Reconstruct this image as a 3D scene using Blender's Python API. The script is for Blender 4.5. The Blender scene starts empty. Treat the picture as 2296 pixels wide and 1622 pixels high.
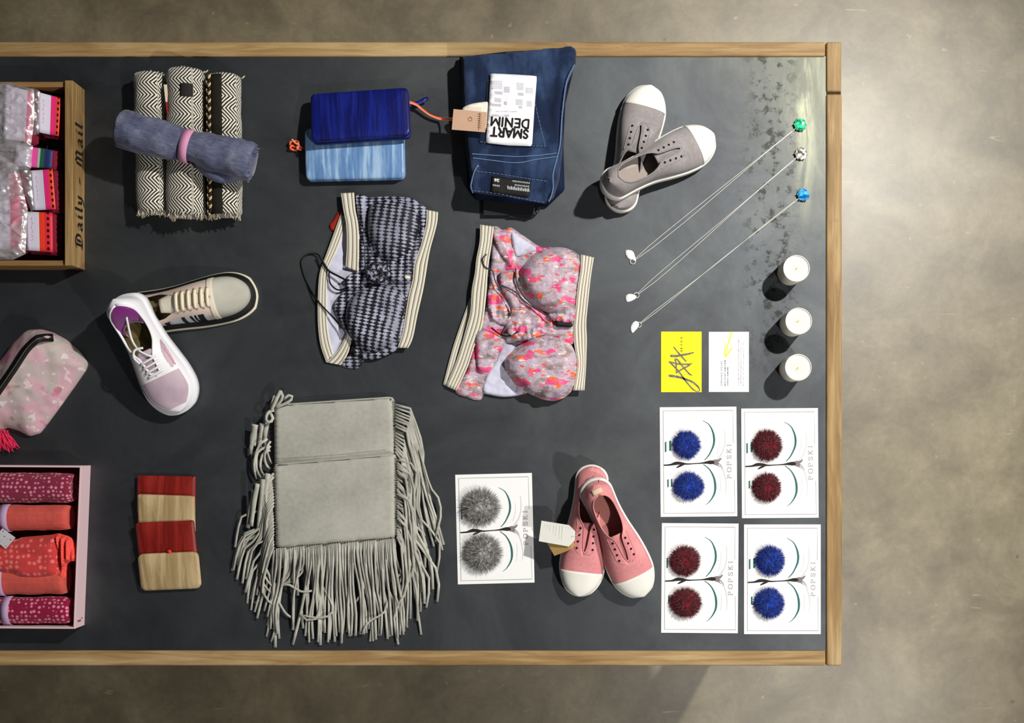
import bpy, bmesh, math, random
import numpy as np
from mathutils import Vector, Matrix, noise as mnoise
from mathutils.geometry import delaunay_2d_cdt, convex_hull_2d

SC = bpy.context.scene
COL = SC.collection
random.seed(7)

# ------------------------------------------------------------------ scale: the table top lies TZ above the floor, S metres per photo pixel on it
S = 0.00086
H = 2.2
TZ = 0.75
CX, CY = 1148.0, 811.0
AX, AY = 1200.0, 1000.0          # foot of the camera's plumb line

# ------------------------------------------------------------------ camera, world, lamps, exposure
cam_d = bpy.data.cameras.new('camera')
cam = bpy.data.objects.new('camera', cam_d)
COL.objects.link(cam)
cam.location = ((AX - CX) * S, -(AY - CY) * S, TZ + H)
cam_d.sensor_width = 36.0
cam_d.lens = 36.0 * H / (2296 * S)
cam_d.shift_x = (CX - AX) / 2296.0
cam_d.shift_y = (AY - CY) / 2296.0
cam_d.clip_start = 0.05
SC.camera = cam

wd = bpy.data.worlds.new('world')
SC.world = wd
wd.use_nodes = True
bg = wd.node_tree.nodes['Background']
bg.inputs[0].default_value = (0.95, 0.97, 1.0, 1)
bg.inputs[1].default_value = 0.055

def lamp(name, kind, loc, aim, watts, color, **kw):
    d = bpy.data.lights.new(name, kind)
    d.energy = watts
    d.color = color
    for k, v in kw.items():
        setattr(d, k, v)
    o = bpy.data.objects.new(name, d)
    COL.objects.link(o)
    o.location = loc
    o.rotation_euler = (Vector(aim) - Vector(loc)).to_track_quat('-Z', 'Y').to_euler()
    return o

lamp('ceiling_spot', 'SPOT', (1.60, 1.30, TZ + 2.35), (0.40, 0.10, TZ), 410, (1.0, 0.97, 0.91),
     spot_size=math.radians(88), spot_blend=0.9, shadow_soft_size=0.05)
lamp('ceiling_spot', 'SPOT', (1.75, -1.65, TZ + 2.35), (0.05, -0.40, TZ), 190, (1.0, 0.97, 0.92),
     spot_size=math.radians(70), spot_blend=0.9, shadow_soft_size=0.06)

SC.view_settings.view_transform = 'Standard'
SC.view_settings.look = 'None'
SC.view_settings.exposure = 0.0
SC.view_settings.gamma = 1.0
SC.view_settings.use_curve_mapping = False

# ------------------------------------------------------------------ helpers: placing and objects
MW = {}

def W(px, py, z=0.0, zz=None):
    """point on the table (photo pixel px,py seen at height z); zz = real height, if another"""
    k = (H - z) / H
    return Vector((((AX - CX) + (px - AX) * k) * S, -((AY - CY) + (py - AY) * k) * S, TZ + (z if zz is None else zz)))

def thing(name, label, cat, loc, rot=(0, 0, 0), group=None):
    o = bpy.data.objects.new(name, None)
    COL.objects.link(o)
    o.empty_display_size = 0.02
    o.location = loc
    o.rotation_euler = rot
    o['label'] = label
    o['category'] = cat
    if group:
        o['group'] = group
    MW[o.name] = Matrix.LocRotScale(Vector(loc), o.rotation_euler.to_quaternion(), None)
    return o

def mo(name, V, F, mat, parent=None, local=False, smooth=True, uv=None, fm=None, label=None, kind=None):
    me = bpy.data.meshes.new(name)
    V = [Vector(v) for v in V]
    o = bpy.data.objects.new(name, me)
    if parent is not None:
        M = MW[parent.name]
        if not local:
            Mi = M.inverted()
            V = [Mi @ v for v in V]
        o.parent = parent
        MW[o.name] = M
    else:
        MW[o.name] = Matrix()
    me.from_pydata([tuple(v) for v in V], [], [tuple(f) for f in F])
    mats = mat if isinstance(mat, (list, tuple)) else [mat]
    for m in mats:
        me.materials.append(m)
    if fm is not None:
        me.polygons.foreach_set('material_index', [int(i) for i in fm])
    if uv is not None:
        l = me.uv_layers.new(name='UVMap')
        for lp in me.loops:
            l.data[lp.index].uv = uv[lp.vertex_index]
    if smooth:
        me.polygons.foreach_set('use_smooth', [True] * len(me.polygons))
    me.update()
    COL.objects.link(o)
    if label:
        o['label'] = label
    if kind:
        o['kind'] = kind
    return o

def solid(o, t, off=-1):
    m = o.modifiers.new('thickness', 'SOLIDIFY')
    m.thickness = t
    m.offset = off
    return o

def bevel(o, w, seg=2):
    m = o.modifiers.new('bevel', 'BEVEL')
    m.width = w
    m.segments = seg
    m.limit_method = 'ANGLE'
    return o

def flat(o):
    o.data.polygons.foreach_set('use_smooth', [False] * len(o.data.polygons))
    return o

class Acc:
    """collects pieces into one mesh"""
    def __init__(s):
        s.V, s.F, s.uv, s.fm = [], [], [], []
    def add(s, V, F, uv=None, m=0):
        n = len(s.V)
        s.V += [Vector(v) for v in V]
        s.F += [tuple(i + n for i in f) for f in F]
        s.fm += [m] * len(F)
        s.uv += list(uv) if uv is not None else [(v[0], v[1]) for v in V]
    def build(s, name, mat, parent=None, **k):
        return mo(name, s.V, s.F, mat, parent, uv=s.uv, fm=s.fm, **k)

def box(x0, x1, y0, y1, z0, z1):
    V = [(x, y, z) for z in (z0, z1) for y in (y0, y1) for x in (x0, x1)]
    F = [(0, 2, 3, 1), (4, 5, 7, 6), (0, 1, 5, 4), (2, 6, 7, 3), (0, 4, 6, 2), (1, 3, 7, 5)]
    return V, F

def catmull(P, closed=True, n=8):
    P = [np.array(p, float) for p in P]
    out = []
    m = len(P)
    rng = range(m if closed else m - 1)
    for i in rng:
        if closed:
            a, b, c, d = P[i - 1], P[i], P[(i + 1) % m], P[(i + 2) % m]
        else:
            a, b, c, d = P[max(i - 1, 0)], P[i], P[i + 1], P[min(i + 2, m - 1)]
        for k in range(n):
            t = k / n
            out.append(0.5 * ((2 * b) + (c - a) * t + (2 * a - 5 * b + 4 * c - d) * t * t + (3 * b - a - 3 * c + d) * t ** 3))
    if not closed:
        out.append(P[-1])
    return out

def resample(P, step, closed=False):
    P = [np.array(p, float) for p in P]
    if closed:
        P = P + [P[0]]
    d = [0.0]
    for a, b in zip(P, P[1:]):
        d.append(d[-1] + float(np.linalg.norm(b - a)))
    n = max(3 if closed else 1, int(round(d[-1] / step)))
    t = np.linspace(0, d[-1], n + 1)
    A = np.array(P)
    R = np.stack([np.interp(t, d, A[:, k]) for k in range(A.shape[1])], 1)
    return R[:-1] if closed else R

def roundpoly(P, r, n=5):
    out = []
    m = len(P)
    for i in range(m):
        p = np.array(P[i], float)
        a = np.array(P[i - 1], float) - p
        b = np.array(P[(i + 1) % m], float) - p
        la, lb = np.linalg.norm(a), np.linalg.norm(b)
        rr = min(r, la * 0.45, lb * 0.45)
        s, e = p + a / la * rr, p + b / lb * rr
        for k in range(n + 1):
            t = k / n
            out.append((1 - t) ** 2 * s + 2 * t * (1 - t) * p + t * t * e)
    return out

def nz(x, y, seed=0.0):
    return mnoise.noise(Vector((x, y, seed)))

def dome(h, r, p=2.0):
    """rounded edge of width r px up to height h"""
    def f(x, y, d):
        u = 1 - np.minimum(d / r, 1)
        return h * np.sqrt(np.maximum(1 - u ** p, 0))
    return f

def cdt(outline, cell):
    R = resample(outline, cell, True)
    lo, hi = R.min(0), R.max(0)
    gx = np.arange(lo[0], hi[0] + cell, cell)
    gy = np.arange(lo[1], hi[1] + cell, cell * 0.866)
    pts = []
    for j, y in enumerate(gy):
        for x in gx:
            pts.append((x + (cell * 0.5 if j % 2 else 0), y))
    Q = np.array(pts)
    A, B = R, np.roll(R, -1, 0)
    def dist(Q):
        out = np.full(len(Q), 1e9)
        for a, b in zip(A, B):
            ab = b - a
            t = np.clip(((Q - a) @ ab) / max(ab @ ab, 1e-12), 0, 1)
            out = np.minimum(out, np.linalg.norm(Q - (a + t[:, None] * ab), axis=1))
        return out
    ins = np.zeros(len(Q), bool)
    for a, b in zip(A, B):
        c = (a[1] > Q[:, 1]) != (b[1] > Q[:, 1])
        xx = (b[0] - a[0]) * (Q[:, 1] - a[1]) / ((b[1] - a[1]) if abs(b[1] - a[1]) > 1e-12 else 1e-12) + a[0]
        ins ^= c & (Q[:, 0] < xx)
    d = dist(Q)
    Q = Q[ins & (d > cell * 0.55)]
    P = np.concatenate([R, Q])
    n = len(R)
    vs, es, fs, *_ = delaunay_2d_cdt([Vector(p) for p in P], [(i, (i + 1) % n) for i in range(n)], [], 1, 1e-6)
    P = np.array([(v[0], v[1]) for v in vs])
    D = dist(P)
    if len(P) == n + len(Q):
        D[:n] = 0
    return P, [tuple(f) for f in fs], D

def puff(name, outline, h, mat, parent, z0=0.0, zr=None, cell=5.0, smooth_outline=True, bottom=True, fmf=None, uvrot=0.0, **kw):
    """closed cushion over an outline given in photo pixels; h(x,y,d) metres above z0"""
    if smooth_outline:
        outline = catmull(outline, True, 6)
    P, F, D = cdt(outline, cell)
    Z = h(P[:, 0], P[:, 1], D)
    if zr is None:
        zr = z0 + float(np.max(Z)) * 0.6
    n = len(P)
    V = [W(p[0], p[1], zr, z0 + float(z)) for p, z in zip(P, Z)]
    c, s = math.cos(uvrot), math.sin(uvrot)
    uv = [((p[0] * c - p[1] * s) * S, -(p[0] * s + p[1] * c) * S) for p in P]
    # orientation up
    FF = []
    for f in F:
        a, b, cc = V[f[0]], V[f[1]], V[f[2]]
        if (b.x - a.x) * (cc.y - a.y) - (b.y - a.y) * (cc.x - a.x) < 0:
            f = f[::-1]
        FF.append(f)
    fm = [fmf(np.mean([P[i] for i in f], 0)) if fmf else 0 for f in FF]
    if bottom:
        cnt = {}
        for f in FF:
            for i in range(len(f)):
                cnt[(f[i], f[(i + 1) % len(f)])] = 1
        bd = [e for e in cnt if (e[1], e[0]) not in cnt]
        V2 = [Vector((v.x, v.y, TZ + z0)) for v in V]
        V = V + V2
        uv = uv + uv
        top = list(FF)
        FF = FF + [tuple(i + n for i in f[::-1]) for f in top]
        fm = fm + [fmf(np.mean([P[i] for i in f], 0)) if fmf else 0 for f in top]
        for a, b in bd:
            FF.append((b, a, a + n, b + n))
            fm.append(fmf(P[a]) if fmf else 0)
    return mo(name, V, FF, mat, parent, uv=uv, fm=fm, **kw)

def tube_vf(P, r, sides=8, cap=True, vs=None):
    """V,F,uv of a tube along 3D points; r number or list"""
    P = [Vector(p) for p in P]
    n = len(P)
    rr = r if isinstance(r, (list, tuple, np.ndarray)) else [r] * n
    V, F, uv = [], [], []
    up = Vector((0, 0, 1))
    ln = 0.0
    prev = None
    for i, p in enumerate(P):
        t = (P[min(i + 1, n - 1)] - P[max(i - 1, 0)])
        t = t.normalized() if t.length > 1e-9 else Vector((1, 0, 0))
        ref = up if abs(t.z) < 0.95 else Vector((1, 0, 0))
        if prev is None:
            a = t.cross(ref).normalized()
        else:
            a = (prev - t * prev.dot(t))
            a = a.normalized() if a.length > 1e-6 else t.cross(ref).normalized()
        prev = a
        b = a.cross(t)
        if i:
            ln += (p - P[i - 1]).length
        for k in range(sides):
            an = 2 * math.pi * k / sides
            V.append(p + (a * math.cos(an) + b * math.sin(an)) * rr[i])
            uv.append((k / sides, ln))
    for i in range(n - 1):
        for k in range(sides):
            k2 = (k + 1) % sides
            F.append((i * sides + k, i * sides + k2, (i + 1) * sides + k2, (i + 1) * sides + k))
    if cap:
        F.append(tuple(range(sides))[::-1])
        F.append(tuple((n - 1) * sides + k for k in range(sides)))
    return V, F, uv

def tube(name, P, r, mat, parent, sides=8, **k):
    V, F, uv = tube_vf(P, r, sides)
    return mo(name, V, F, mat, parent, uv=uv, **k)

def ribbon_vf(P, w, t, tw=None):
    """flat band along 3D points, w wide, t thick (thickness upward); tw = list of extra roll angles"""
    P = [Vector(p) for p in P]
    n = len(P)
    ww = w if isinstance(w, (list, tuple, np.ndarray)) else [w] * n
    V, F, uv = [], [], []
    ln = 0.0
    for i, p in enumerate(P):
        d = (P[min(i + 1, n - 1)] - P[max(i - 1, 0)])
        d = d.normalized() if d.length > 1e-9 else Vector((1, 0, 0))
        a = d.cross(Vector((0, 0, 1)))
        a = a.normalized() if a.length > 1e-3 else Vector((1, 0, 0))
        u = a.cross(d)
        if tw is not None:
            c, s = math.cos(tw[i]), math.sin(tw[i])
            a, u = a * c + u * s, u * c - a * s
        if i:
            ln += (p - P[i - 1]).length
        for x, y, uu in ((-.5, 0, 0), (.5, 0, 1), (.5, 1, 1), (-.5, 1, 0)):
            V.append(p + a * (x * ww[i]) + u * (y * t))
            uv.append((uu, ln))
    for i in range(n - 1):
        for k in range(4):
            k2 = (k + 1) % 4
            F.append((i * 4 + k, (i + 1) * 4 + k, (i + 1) * 4 + k2, i * 4 + k2))
    F.append((0, 1, 2, 3))
    F.append(tuple((n - 1) * 4 + k for k in (3, 2, 1, 0)))
    return V, F, uv

def ribbon(name, P, w, t, mat, parent, tw=None, **k):
    V, F, uv = ribbon_vf(P, w, t, tw)
    return mo(name, V, F, mat, parent, uv=uv, **k)

def lathe_vf(prof, n=40, c=(0, 0, 0)):
    V, F = [], []
    for r, z in prof:
        for k in range(n):
            a = 2 * math.pi * k / n
            V.append((c[0] + r * math.cos(a), c[1] + r * math.sin(a), c[2] + z))
    for i in range(len(prof) - 1):
        for k in range(n):
            k2 = (k + 1) % n
            F.append((i * n + k, i * n + k2, (i + 1) * n + k2, (i + 1) * n + k))
    F.append(tuple(range(n))[::-1])
    F.append(tuple((len(prof) - 1) * n + k for k in range(n)))
    return V, F

def strip(name, A, B, z, mat, parent, zr=None, n=40, m=8, th=0.0016, bulge=0.0, **k):
    """band between two edge polylines (photo px); z number or function of t"""
    A = np.array(catmull(A, False, 8)); B = np.array(catmull(B, False, 8))
    A = resample(A, 1e-9 + sum(np.linalg.norm(np.diff(A, axis=0), axis=1)) / n); B = resample(B, 1e-9 + sum(np.linalg.norm(np.diff(B, axis=0), axis=1)) / n)
    n = min(len(A), len(B)) - 1
    V, F, uv = [], [], []
    ln = 0
    for i in range(n + 1):
        t = i / n
        zz = z(t) if callable(z) else z
        if i:
            ln += np.linalg.norm(A[i] - A[i - 1]) * S
        for j in range(m + 1):
            s = j / m
            p = A[i] * (1 - s) + B[i] * s
            V.append(W(p[0], p[1], zr if zr is not None else zz, zz + bulge * math.sin(math.pi * s)))
            uv.append((s, ln))
    for i in range(n):
        for j in range(m):
            a = i * (m + 1) + j
            F.append((a, a + 1, a + m + 2, a + m + 1))
    v = (V[1] - V[0]).cross(V[m + 1] - V[0])
    if v.z < 0:
        F = [f[::-1] for f in F]
    return solid(mo(name, V, F, mat, parent, uv=uv, **k), th, -1)

def hull_F(pts2, mk, acc, m=0):
    idx = convex_hull_2d([Vector(p) for p in pts2])
    V = [mk(*pts2[i]) for i in idx]
    nrm = (V[1] - V[0]).cross(V[2] - V[0])
    if nrm.length < 1e-14:
        return
    acc.add(V, [tuple(range(len(V)))], m=m)

def pen(strokes, mk, nib=None, acc=None, m=0):
    """strokes: lists of (x,y[,radius]); nib = (w,h,angle) for a flat pen. mk(x,y) -> 3D. Each piece lies a hair above the one before."""
    acc = acc or Acc()
    lift = [0.0]
    def mk2(x, y):
        v = Vector(mk(x, y))
        v.z += lift[0]
        return v
    for st in strokes:
        if nib:
            w, h, a = nib
            c, s = math.cos(a), math.sin(a)
            pts = [[(p[0] + dx * c - dy * s, p[1] + dx * s + dy * c) for dx in (-w / 2, w / 2) for dy in (-h / 2, h / 2)] for p in st]
            for a_, b_ in zip(pts, pts[1:]):
                hull_F(a_ + b_, mk2, acc, m)
                lift[0] += 6e-6
        else:
            P = np.array([(p[0], p[1]) for p in st], float)
            R = [p[2] for p in st]
            n = len(P)
            L, Rr = [], []
            for i in range(n):
                d = P[min(i + 1, n - 1)] - P[max(i - 1, 0)]
                d = d / max(np.linalg.norm(d), 1e-9)
                nn = np.array((-d[1], d[0])) * R[i]
                if 0 < i < n - 1:
                    d1 = P[i] - P[i - 1]; d2 = P[i + 1] - P[i]
                    cs = float(d1 @ d2) / max(np.linalg.norm(d1) * np.linalg.norm(d2), 1e-9)
                    nn = nn / max(math.sqrt(max((1 + cs) / 2, 0)), 0.7)
                L.append(P[i] + nn); Rr.append(P[i] - nn)
            V = [mk2(*q) for q in L] + [mk2(*q) for q in Rr]
            F = [(i, i + 1, n + i + 1, n + i) for i in range(n - 1)]
            for e, sg in ((0, -1), (n - 1, 1)):
                d = P[min(e + 1, n - 1)] - P[max(e - 1, 0)]
                d = d / max(np.linalg.norm(d), 1e-9) * sg
                nn = np.array((-d[1], d[0]))
                k0 = len(V)
                for k in range(1, 5):
                    an = math.pi / 2 - math.pi * k / 5
                    q = P[e] + (d * math.cos(an) + nn * math.sin(an)) * R[e]
                    V.append(mk2(*q))
                first, last = (e, n + e) if sg > 0 else (n + e, e)
                F.append((first, *range(k0, k0 + 4), last))
            acc.add(V, F, m=m)
            lift[0] += 3e-5
    return acc

def text_vf(s, size=1.0, bold=0.0, shear=0.0, space=1.0):
    cu = bpy.data.curves.new('lettering', 'FONT')
    cu.body = s
    cu.size = size
    cu.offset = bold
    cu.shear = shear
    cu.space_character = space
    cu.resolution_u = 3
    ob = bpy.data.objects.new('lettering', cu)
    COL.objects.link(ob)
    me = bpy.data.meshes.new_from_object(ob)
    V = [tuple(v.co) for v in me.vertices]
    F = [tuple(p.vertices) for p in me.polygons]
    bpy.data.objects.remove(ob)
    bpy.data.curves.remove(cu)
    bpy.data.meshes.remove(me)
    return V, F

def lettering(acc, s, o, d, w, h, mk, m=0, bold=0.0, space=1.0, shear=0.0):
    """text s: starts at o (2D), runs along unit d for length w, letters h high; 'up' is d turned 90 deg (in a y-down frame: towards the reader's up)"""
    V, F = text_vf(s, 1.0, bold, shear, space)
    if not V:
        return
    A = np.array(V)
    lo, hi = A.min(0), A.max(0)
    sx = w / max(hi[0] - lo[0], 1e-6)
    sy = h / max(hi[1] - lo[1], 1e-6)
    up = (d[1], -d[0])
    out = []
    for v in V:
        a = (v[0] - lo[0]) * sx
        b = (v[1] - lo[1]) * sy
        out.append(mk(o[0] + d[0] * a + up[0] * b, o[1] + d[1] * a + up[1] * b))
    acc.add(out, F, m=m)

def up_fix(acc):
    """turn all faces of flat print upwards"""
    FF = []
    for f in acc.F:
        a, b, c = acc.V[f[0]], acc.V[f[1]], acc.V[f[2]]
        FF.append(f if (b - a).cross(c - a).z >= 0 else f[::-1])
    acc.F = FF
    return acc

# ------------------------------------------------------------------ helpers: materials
def lin(c):
    return tuple(((x / 255) / 12.92 if x / 255 <= 0.04045 else ((x / 255 + 0.055) / 1.055) ** 2.4) for x in c) + (1.0,)

class Q:
    def __init__(s, nt, k):
        s.nt, s.k = nt, k
    def _m(s, op, b=None, c=None):
        n = s.nt.nodes.new('ShaderNodeMath')
        n.operation = op
        for i, x in enumerate((s, b, c)):
            if x is None:
                continue
            if isinstance(x, Q):
                s.nt.links.new(x.k, n.inputs[i])
            else:
                n.inputs[i].default_value = x
        return Q(s.nt, n.outputs[0])
    def __add__(s, b): return s._m('ADD', b)
    __radd__ = __add__
    def __sub__(s, b): return s._m('SUBTRACT', b)
    def __rsub__(s, b): return (s * -1) + b
    def __mul__(s, b): return s._m('MULTIPLY', b)
    __rmul__ = __mul__
    def __truediv__(s, b): return s._m('DIVIDE', b)
    def frac(s): return s._m('FRACT')
    def floor(s): return s._m('FLOOR')
    def sin(s): return s._m('SINE')
    def abs(s): return s._m('ABSOLUTE')
    def gt(s, b): return s._m('GREATER_THAN', b)
    def lt(s, b): return s._m('LESS_THAN', b)
    def mod(s, b): return s._m('FLOORED_MODULO', b)
    def ping(s, b): return s._m('PINGPONG', b)
    def max(s, b): return s._m('MAXIMUM', b)
    def min(s, b): return s._m('MINIMUM', b)
    def pow(s, b): return s._m('POWER', b)
    def smooth(s, a, b):
        n = s.nt.nodes.new('ShaderNodeMapRange')
        n.interpolation_type = 'SMOOTHSTEP'
        s.nt.links.new(s.k, n.inputs[0])
        n.inputs[1].default_value = a
        n.inputs[2].default_value = b
        return Q(s.nt, n.outputs[0])

class T:
    def __init__(s, nt):
        s.nt = nt
        s.tc = nt.nodes.new('ShaderNodeTexCoord')
        s._uv = None
    def sep(s, k):
        n = s.nt.nodes.new('ShaderNodeSeparateXYZ')
        s.nt.links.new(k, n.inputs[0])
        return [Q(s.nt, n.outputs[i]) for i in range(3)]
    def uv(s):
        if s._uv is None:
            s._uv = s.sep(s.tc.outputs['UV'])
        return s._uv[0], s._uv[1]
    def obj(s):
        return s.sep(s.tc.outputs['Object'])
    def vec(s, x, y, z=0.0):
        n = s.nt.nodes.new('ShaderNodeCombineXYZ')
        for i, a in enumerate((x, y, z)):
            if isinstance(a, Q):
                s.nt.links.new(a.k, n.inputs[i])
            else:
                n.inputs[i].default_value = a
        return n.outputs[0]
    def noise(s, scale, detail=3, rough=0.55, vec=None, dist=0.0, color=False):
        n = s.nt.nodes.new('ShaderNodeTexNoise')
        n.inputs['Scale'].default_value = scale
        n.inputs['Detail'].default_value = detail
        n.inputs['Roughness'].default_value = rough
        n.inputs['Distortion'].default_value = dist
        s.nt.links.new(vec if vec is not None else s.tc.outputs['Object'], n.inputs['Vector'])
        return Q(s.nt, n.outputs[1 if color else 0])
    def voro(s, scale, vec=None, out='Distance', rnd=1.0, feature='F1'):
        n = s.nt.nodes.new('ShaderNodeTexVoronoi')
        n.feature = feature
        n.inputs['Scale'].default_value = scale
        n.inputs['Randomness'].default_value = rnd
        s.nt.links.new(vec if vec is not None else s.tc.outputs['Object'], n.inputs['Vector'])
        return Q(s.nt, n.outputs[out])
    def mix(s, f, a, b):
        n = s.nt.nodes.new('ShaderNodeMix')
        n.data_type = 'RGBA'
        if isinstance(f, Q):
            s.nt.links.new(f.k, n.inputs[0])
        else:
            n.inputs[0].default_value = f
        for i, x in ((6, a), (7, b)):
            if isinstance(x, Q):
                s.nt.links.new(x.k, n.inputs[i])
            else:
                n.inputs[i].default_value = x if len(x) == 4 else lin(x)
        return Q(s.nt, n.outputs[2])
    def ramp(s, f, stops, const=False):
        n = s.nt.nodes.new('ShaderNodeValToRGB')
        if const:
            n.color_ramp.interpolation = 'CONSTANT'
        el = n.color_ramp.elements
        while len(el) < len(stops):
            el.new(0.5)
        for e, (p, c) in zip(el, stops):
            e.position = p
            e.color = lin(c)
        s.nt.links.new(f.k, n.inputs[0])
        return Q(s.nt, n.outputs[0])
    def scale(s, c, f):
        """colour times a value"""
        n = s.nt.nodes.new('ShaderNodeVectorMath')
        n.operation = 'SCALE'
        s.nt.links.new(c.k, n.inputs[0])
        s.nt.links.new(f.k, n.inputs[3])
        return Q(s.nt, n.outputs[0])

def mat(name, col=(128, 128, 128), rough=0.7, spec=0.3, metal=0.0, var=None, bump=None, sheen=0.0, coat=0.0, custom=None, rcustom=None, trans=0.0, ior=1.45, bcustom=None, coat_rough=0.1):
    m = bpy.data.materials.new(name)
    m.use_nodes = True
    nt = m.node_tree
    b = nt.nodes['Principled BSDF']
    t = T(nt)
    b.inputs['Base Color'].default_value = lin(col)
    c = None
    if custom:
        c = custom(t)
    if var:
        base = c if c is not None else t.mix(0.0, col, col)
        f = t.noise(var[0], 4, 0.6) * (2 * var[1]) + (1 - var[1])
        c = t.scale(base, f)
    if c is not None:
        nt.links.new(c.k, b.inputs['Base Color'])
    b.inputs['Roughness'].default_value = rough
    if rcustom:
        nt.links.new(rcustom(t).k, b.inputs['Roughness'])
    b.inputs['Specular IOR Level'].default_value = spec
    b.inputs['Metallic'].default_value = metal
    b.inputs['IOR'].default_value = ior
    b.inputs['Sheen Weight'].default_value = sheen
    b.inputs['Coat Weight'].default_value = coat
    b.inputs['Coat Roughness'].default_value = coat_rough
    b.inputs['Transmission Weight'].default_value = trans
    if bump or bcustom:
        hgt = bcustom(t) if bcustom else t.noise(bump[0], 4, 0.6)
        n = nt.nodes.new('ShaderNodeBump')
        n.inputs['Strength'].default_value = bump[1] if bump else 0.5
        n.inputs['Distance'].default_value = bump[2] if bump and len(bump) > 2 else 0.001
        nt.links.new(hgt.k, n.inputs['Height'])
        nt.links.new(n.outputs[0], b.inputs['Normal'])
    return m

def film_mat(name, col=(245, 235, 240), milk=0.12, gloss=0.25):
    """thin clear plastic film"""
    m = bpy.data.materials.new(name)
    m.use_nodes = True
    nt = m.node_tree
    nt.nodes.remove(nt.nodes['Principled BSDF'])
    out = nt.nodes['Material Output']
    tr = nt.nodes.new('ShaderNodeBsdfTransparent')
    gl = nt.nodes.new('ShaderNodeBsdfGlossy'); gl.inputs['Roughness'].default_value = 0.26
    df = nt.nodes.new('ShaderNodeBsdfDiffuse'); df.inputs['Color'].default_value = lin(col)
    lw = nt.nodes.new('ShaderNodeLayerWeight'); lw.inputs['Blend'].default_value = 0.35
    a = nt.nodes.new('ShaderNodeMixShader'); a.inputs[0].default_value = milk
    nt.links.new(tr.outputs[0], a.inputs[1]); nt.links.new(df.outputs[0], a.inputs[2])
    b = nt.nodes.new('ShaderNodeMixShader')
    f = Q(nt, lw.outputs['Facing']) * (1 - gloss) * 0.8 + gloss
    nt.links.new(f.k, b.inputs[0])
    nt.links.new(a.outputs[0], b.inputs[1]); nt.links.new(gl.outputs[0], b.inputs[2])
    nt.links.new(b.outputs[0], out.inputs[0])
    return m
# ------------------------------------------------------------------ materials of the setting
def concrete_col(t):
    big = t.noise(1.1, 6, 0.62)
    mid = t.noise(5.5, 6, 0.66, dist=0.4)
    fine = t.noise(60, 4, 0.7)
    c = t.ramp(big * 0.45 + mid * 0.55, [(0.32, (86, 75, 55)), (0.45, (118, 106, 81)), (0.55, (140, 128, 100)), (0.68, (168, 157, 128))])
    x, y, z = t.obj()
    # pale scratches: thin stretched noise
    sc = t.noise(1.0, 2, 0.5, vec=t.vec(x * 9.0, y * 60.0), dist=1.2).smooth(0.71, 0.78)
    sc2 = t.noise(34, 2, 0.5).smooth(0.70, 0.76)
    c = t.mix((sc * 0.35 + sc2 * 0.25), c, (205, 195, 175))
    dk = t.voro(7.0, out='Distance').lt(0.035) * 0.5
    c = t.mix(dk, c, (70, 62, 52))
    return t.scale(c, fine * 0.5 + 0.75)

FLOOR = mat('concrete', rough=0.62, spec=1.0, coat=0.6, coat_rough=0.40, custom=concrete_col, bump=(40, 0.15, 0.002),
            rcustom=lambda t: t.noise(3.0, 4) * 0.12 + 0.42)

def zinc_col(t):
    x, y, z = t.obj()
    x = x - (1148 - 500) * S
    y = y + (811 - 775) * S * -1.0
    n = t.noise(4.5, 7, 0.66, dist=0.5)
    c = t.ramp(n, [(0.28, (66, 68, 72)), (0.5, (82, 85, 89)), (0.72, (97, 101, 103))])
    # pale oxidised zone towards the corner at +x +y, worn in streaks along y
    st = t.noise(1.0, 6, 0.7, vec=t.vec(x * 22.0, y * 5.0), dist=0.7)
    col_ = (x - 0.562 + (t.noise(7, 3) - 0.5) * 0.03).abs().smooth(0.022, 0.004) * y.smooth(0.15, 0.45)
    zone = (x * 1.0 + y * 0.62 + (n - 0.5) * 0.35).smooth(0.55, 0.98)
    ox = t.ramp(st, [(0.3, (80, 80, 70)), (0.48, (94, 95, 84)), (0.6, (106, 107, 94)), (0.75, (126, 127, 110))])
    c = t.mix(zone * 0.85, c, ox)
    c = t.mix(col_ * st.smooth(0.42, 0.62) * 0.5, c, (150, 152, 128))
    # dark speckled water stain band running along y near the short rail
    band = (x - 0.502 + (t.noise(9, 3) - 0.5) * 0.07).abs().smooth(0.075, 0.012)
    sp = t.noise(55, 4, 0.7).smooth(0.50, 0.62)
    c = t.mix(band * sp * 0.8 * (y).smooth(-0.15, 0.05), c, (40, 41, 36))
    return c

ZINC = mat('zinc_sheet', rough=0.5, spec=0.5, metal=0.9, custom=zinc_col, bump=(30, 0.10, 0.001),
           rcustom=lambda t: t.noise(6.0, 5, 0.6) * 0.07 + 0.475)

def wood_fn(ax, cols, sc=1.0):
    def f(t):
        p = t.obj()
        a, b = (p[0], p[1]) if ax == 'x' else (p[1], p[0])
        v = t.vec(a * 5.0 * sc, b * 70.0 * sc, p[2] * 70.0 * sc)
        n = t.noise(1.0, 5, 0.62, vec=v, dist=0.6)
        b2 = t.noise(2.2, 3)
        c = t.ramp(n * 0.6 + b2 * 0.4, [(0.30, cols[0]), (0.47, cols[1]), (0.62, cols[2])])
        kn = t.noise(1.0, 2, vec=t.vec(a * 14.0, b * 30.0)).smooth(0.68, 0.76)
        return t.mix(kn * 0.5, c, (92, 66, 42))
    return f

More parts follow.
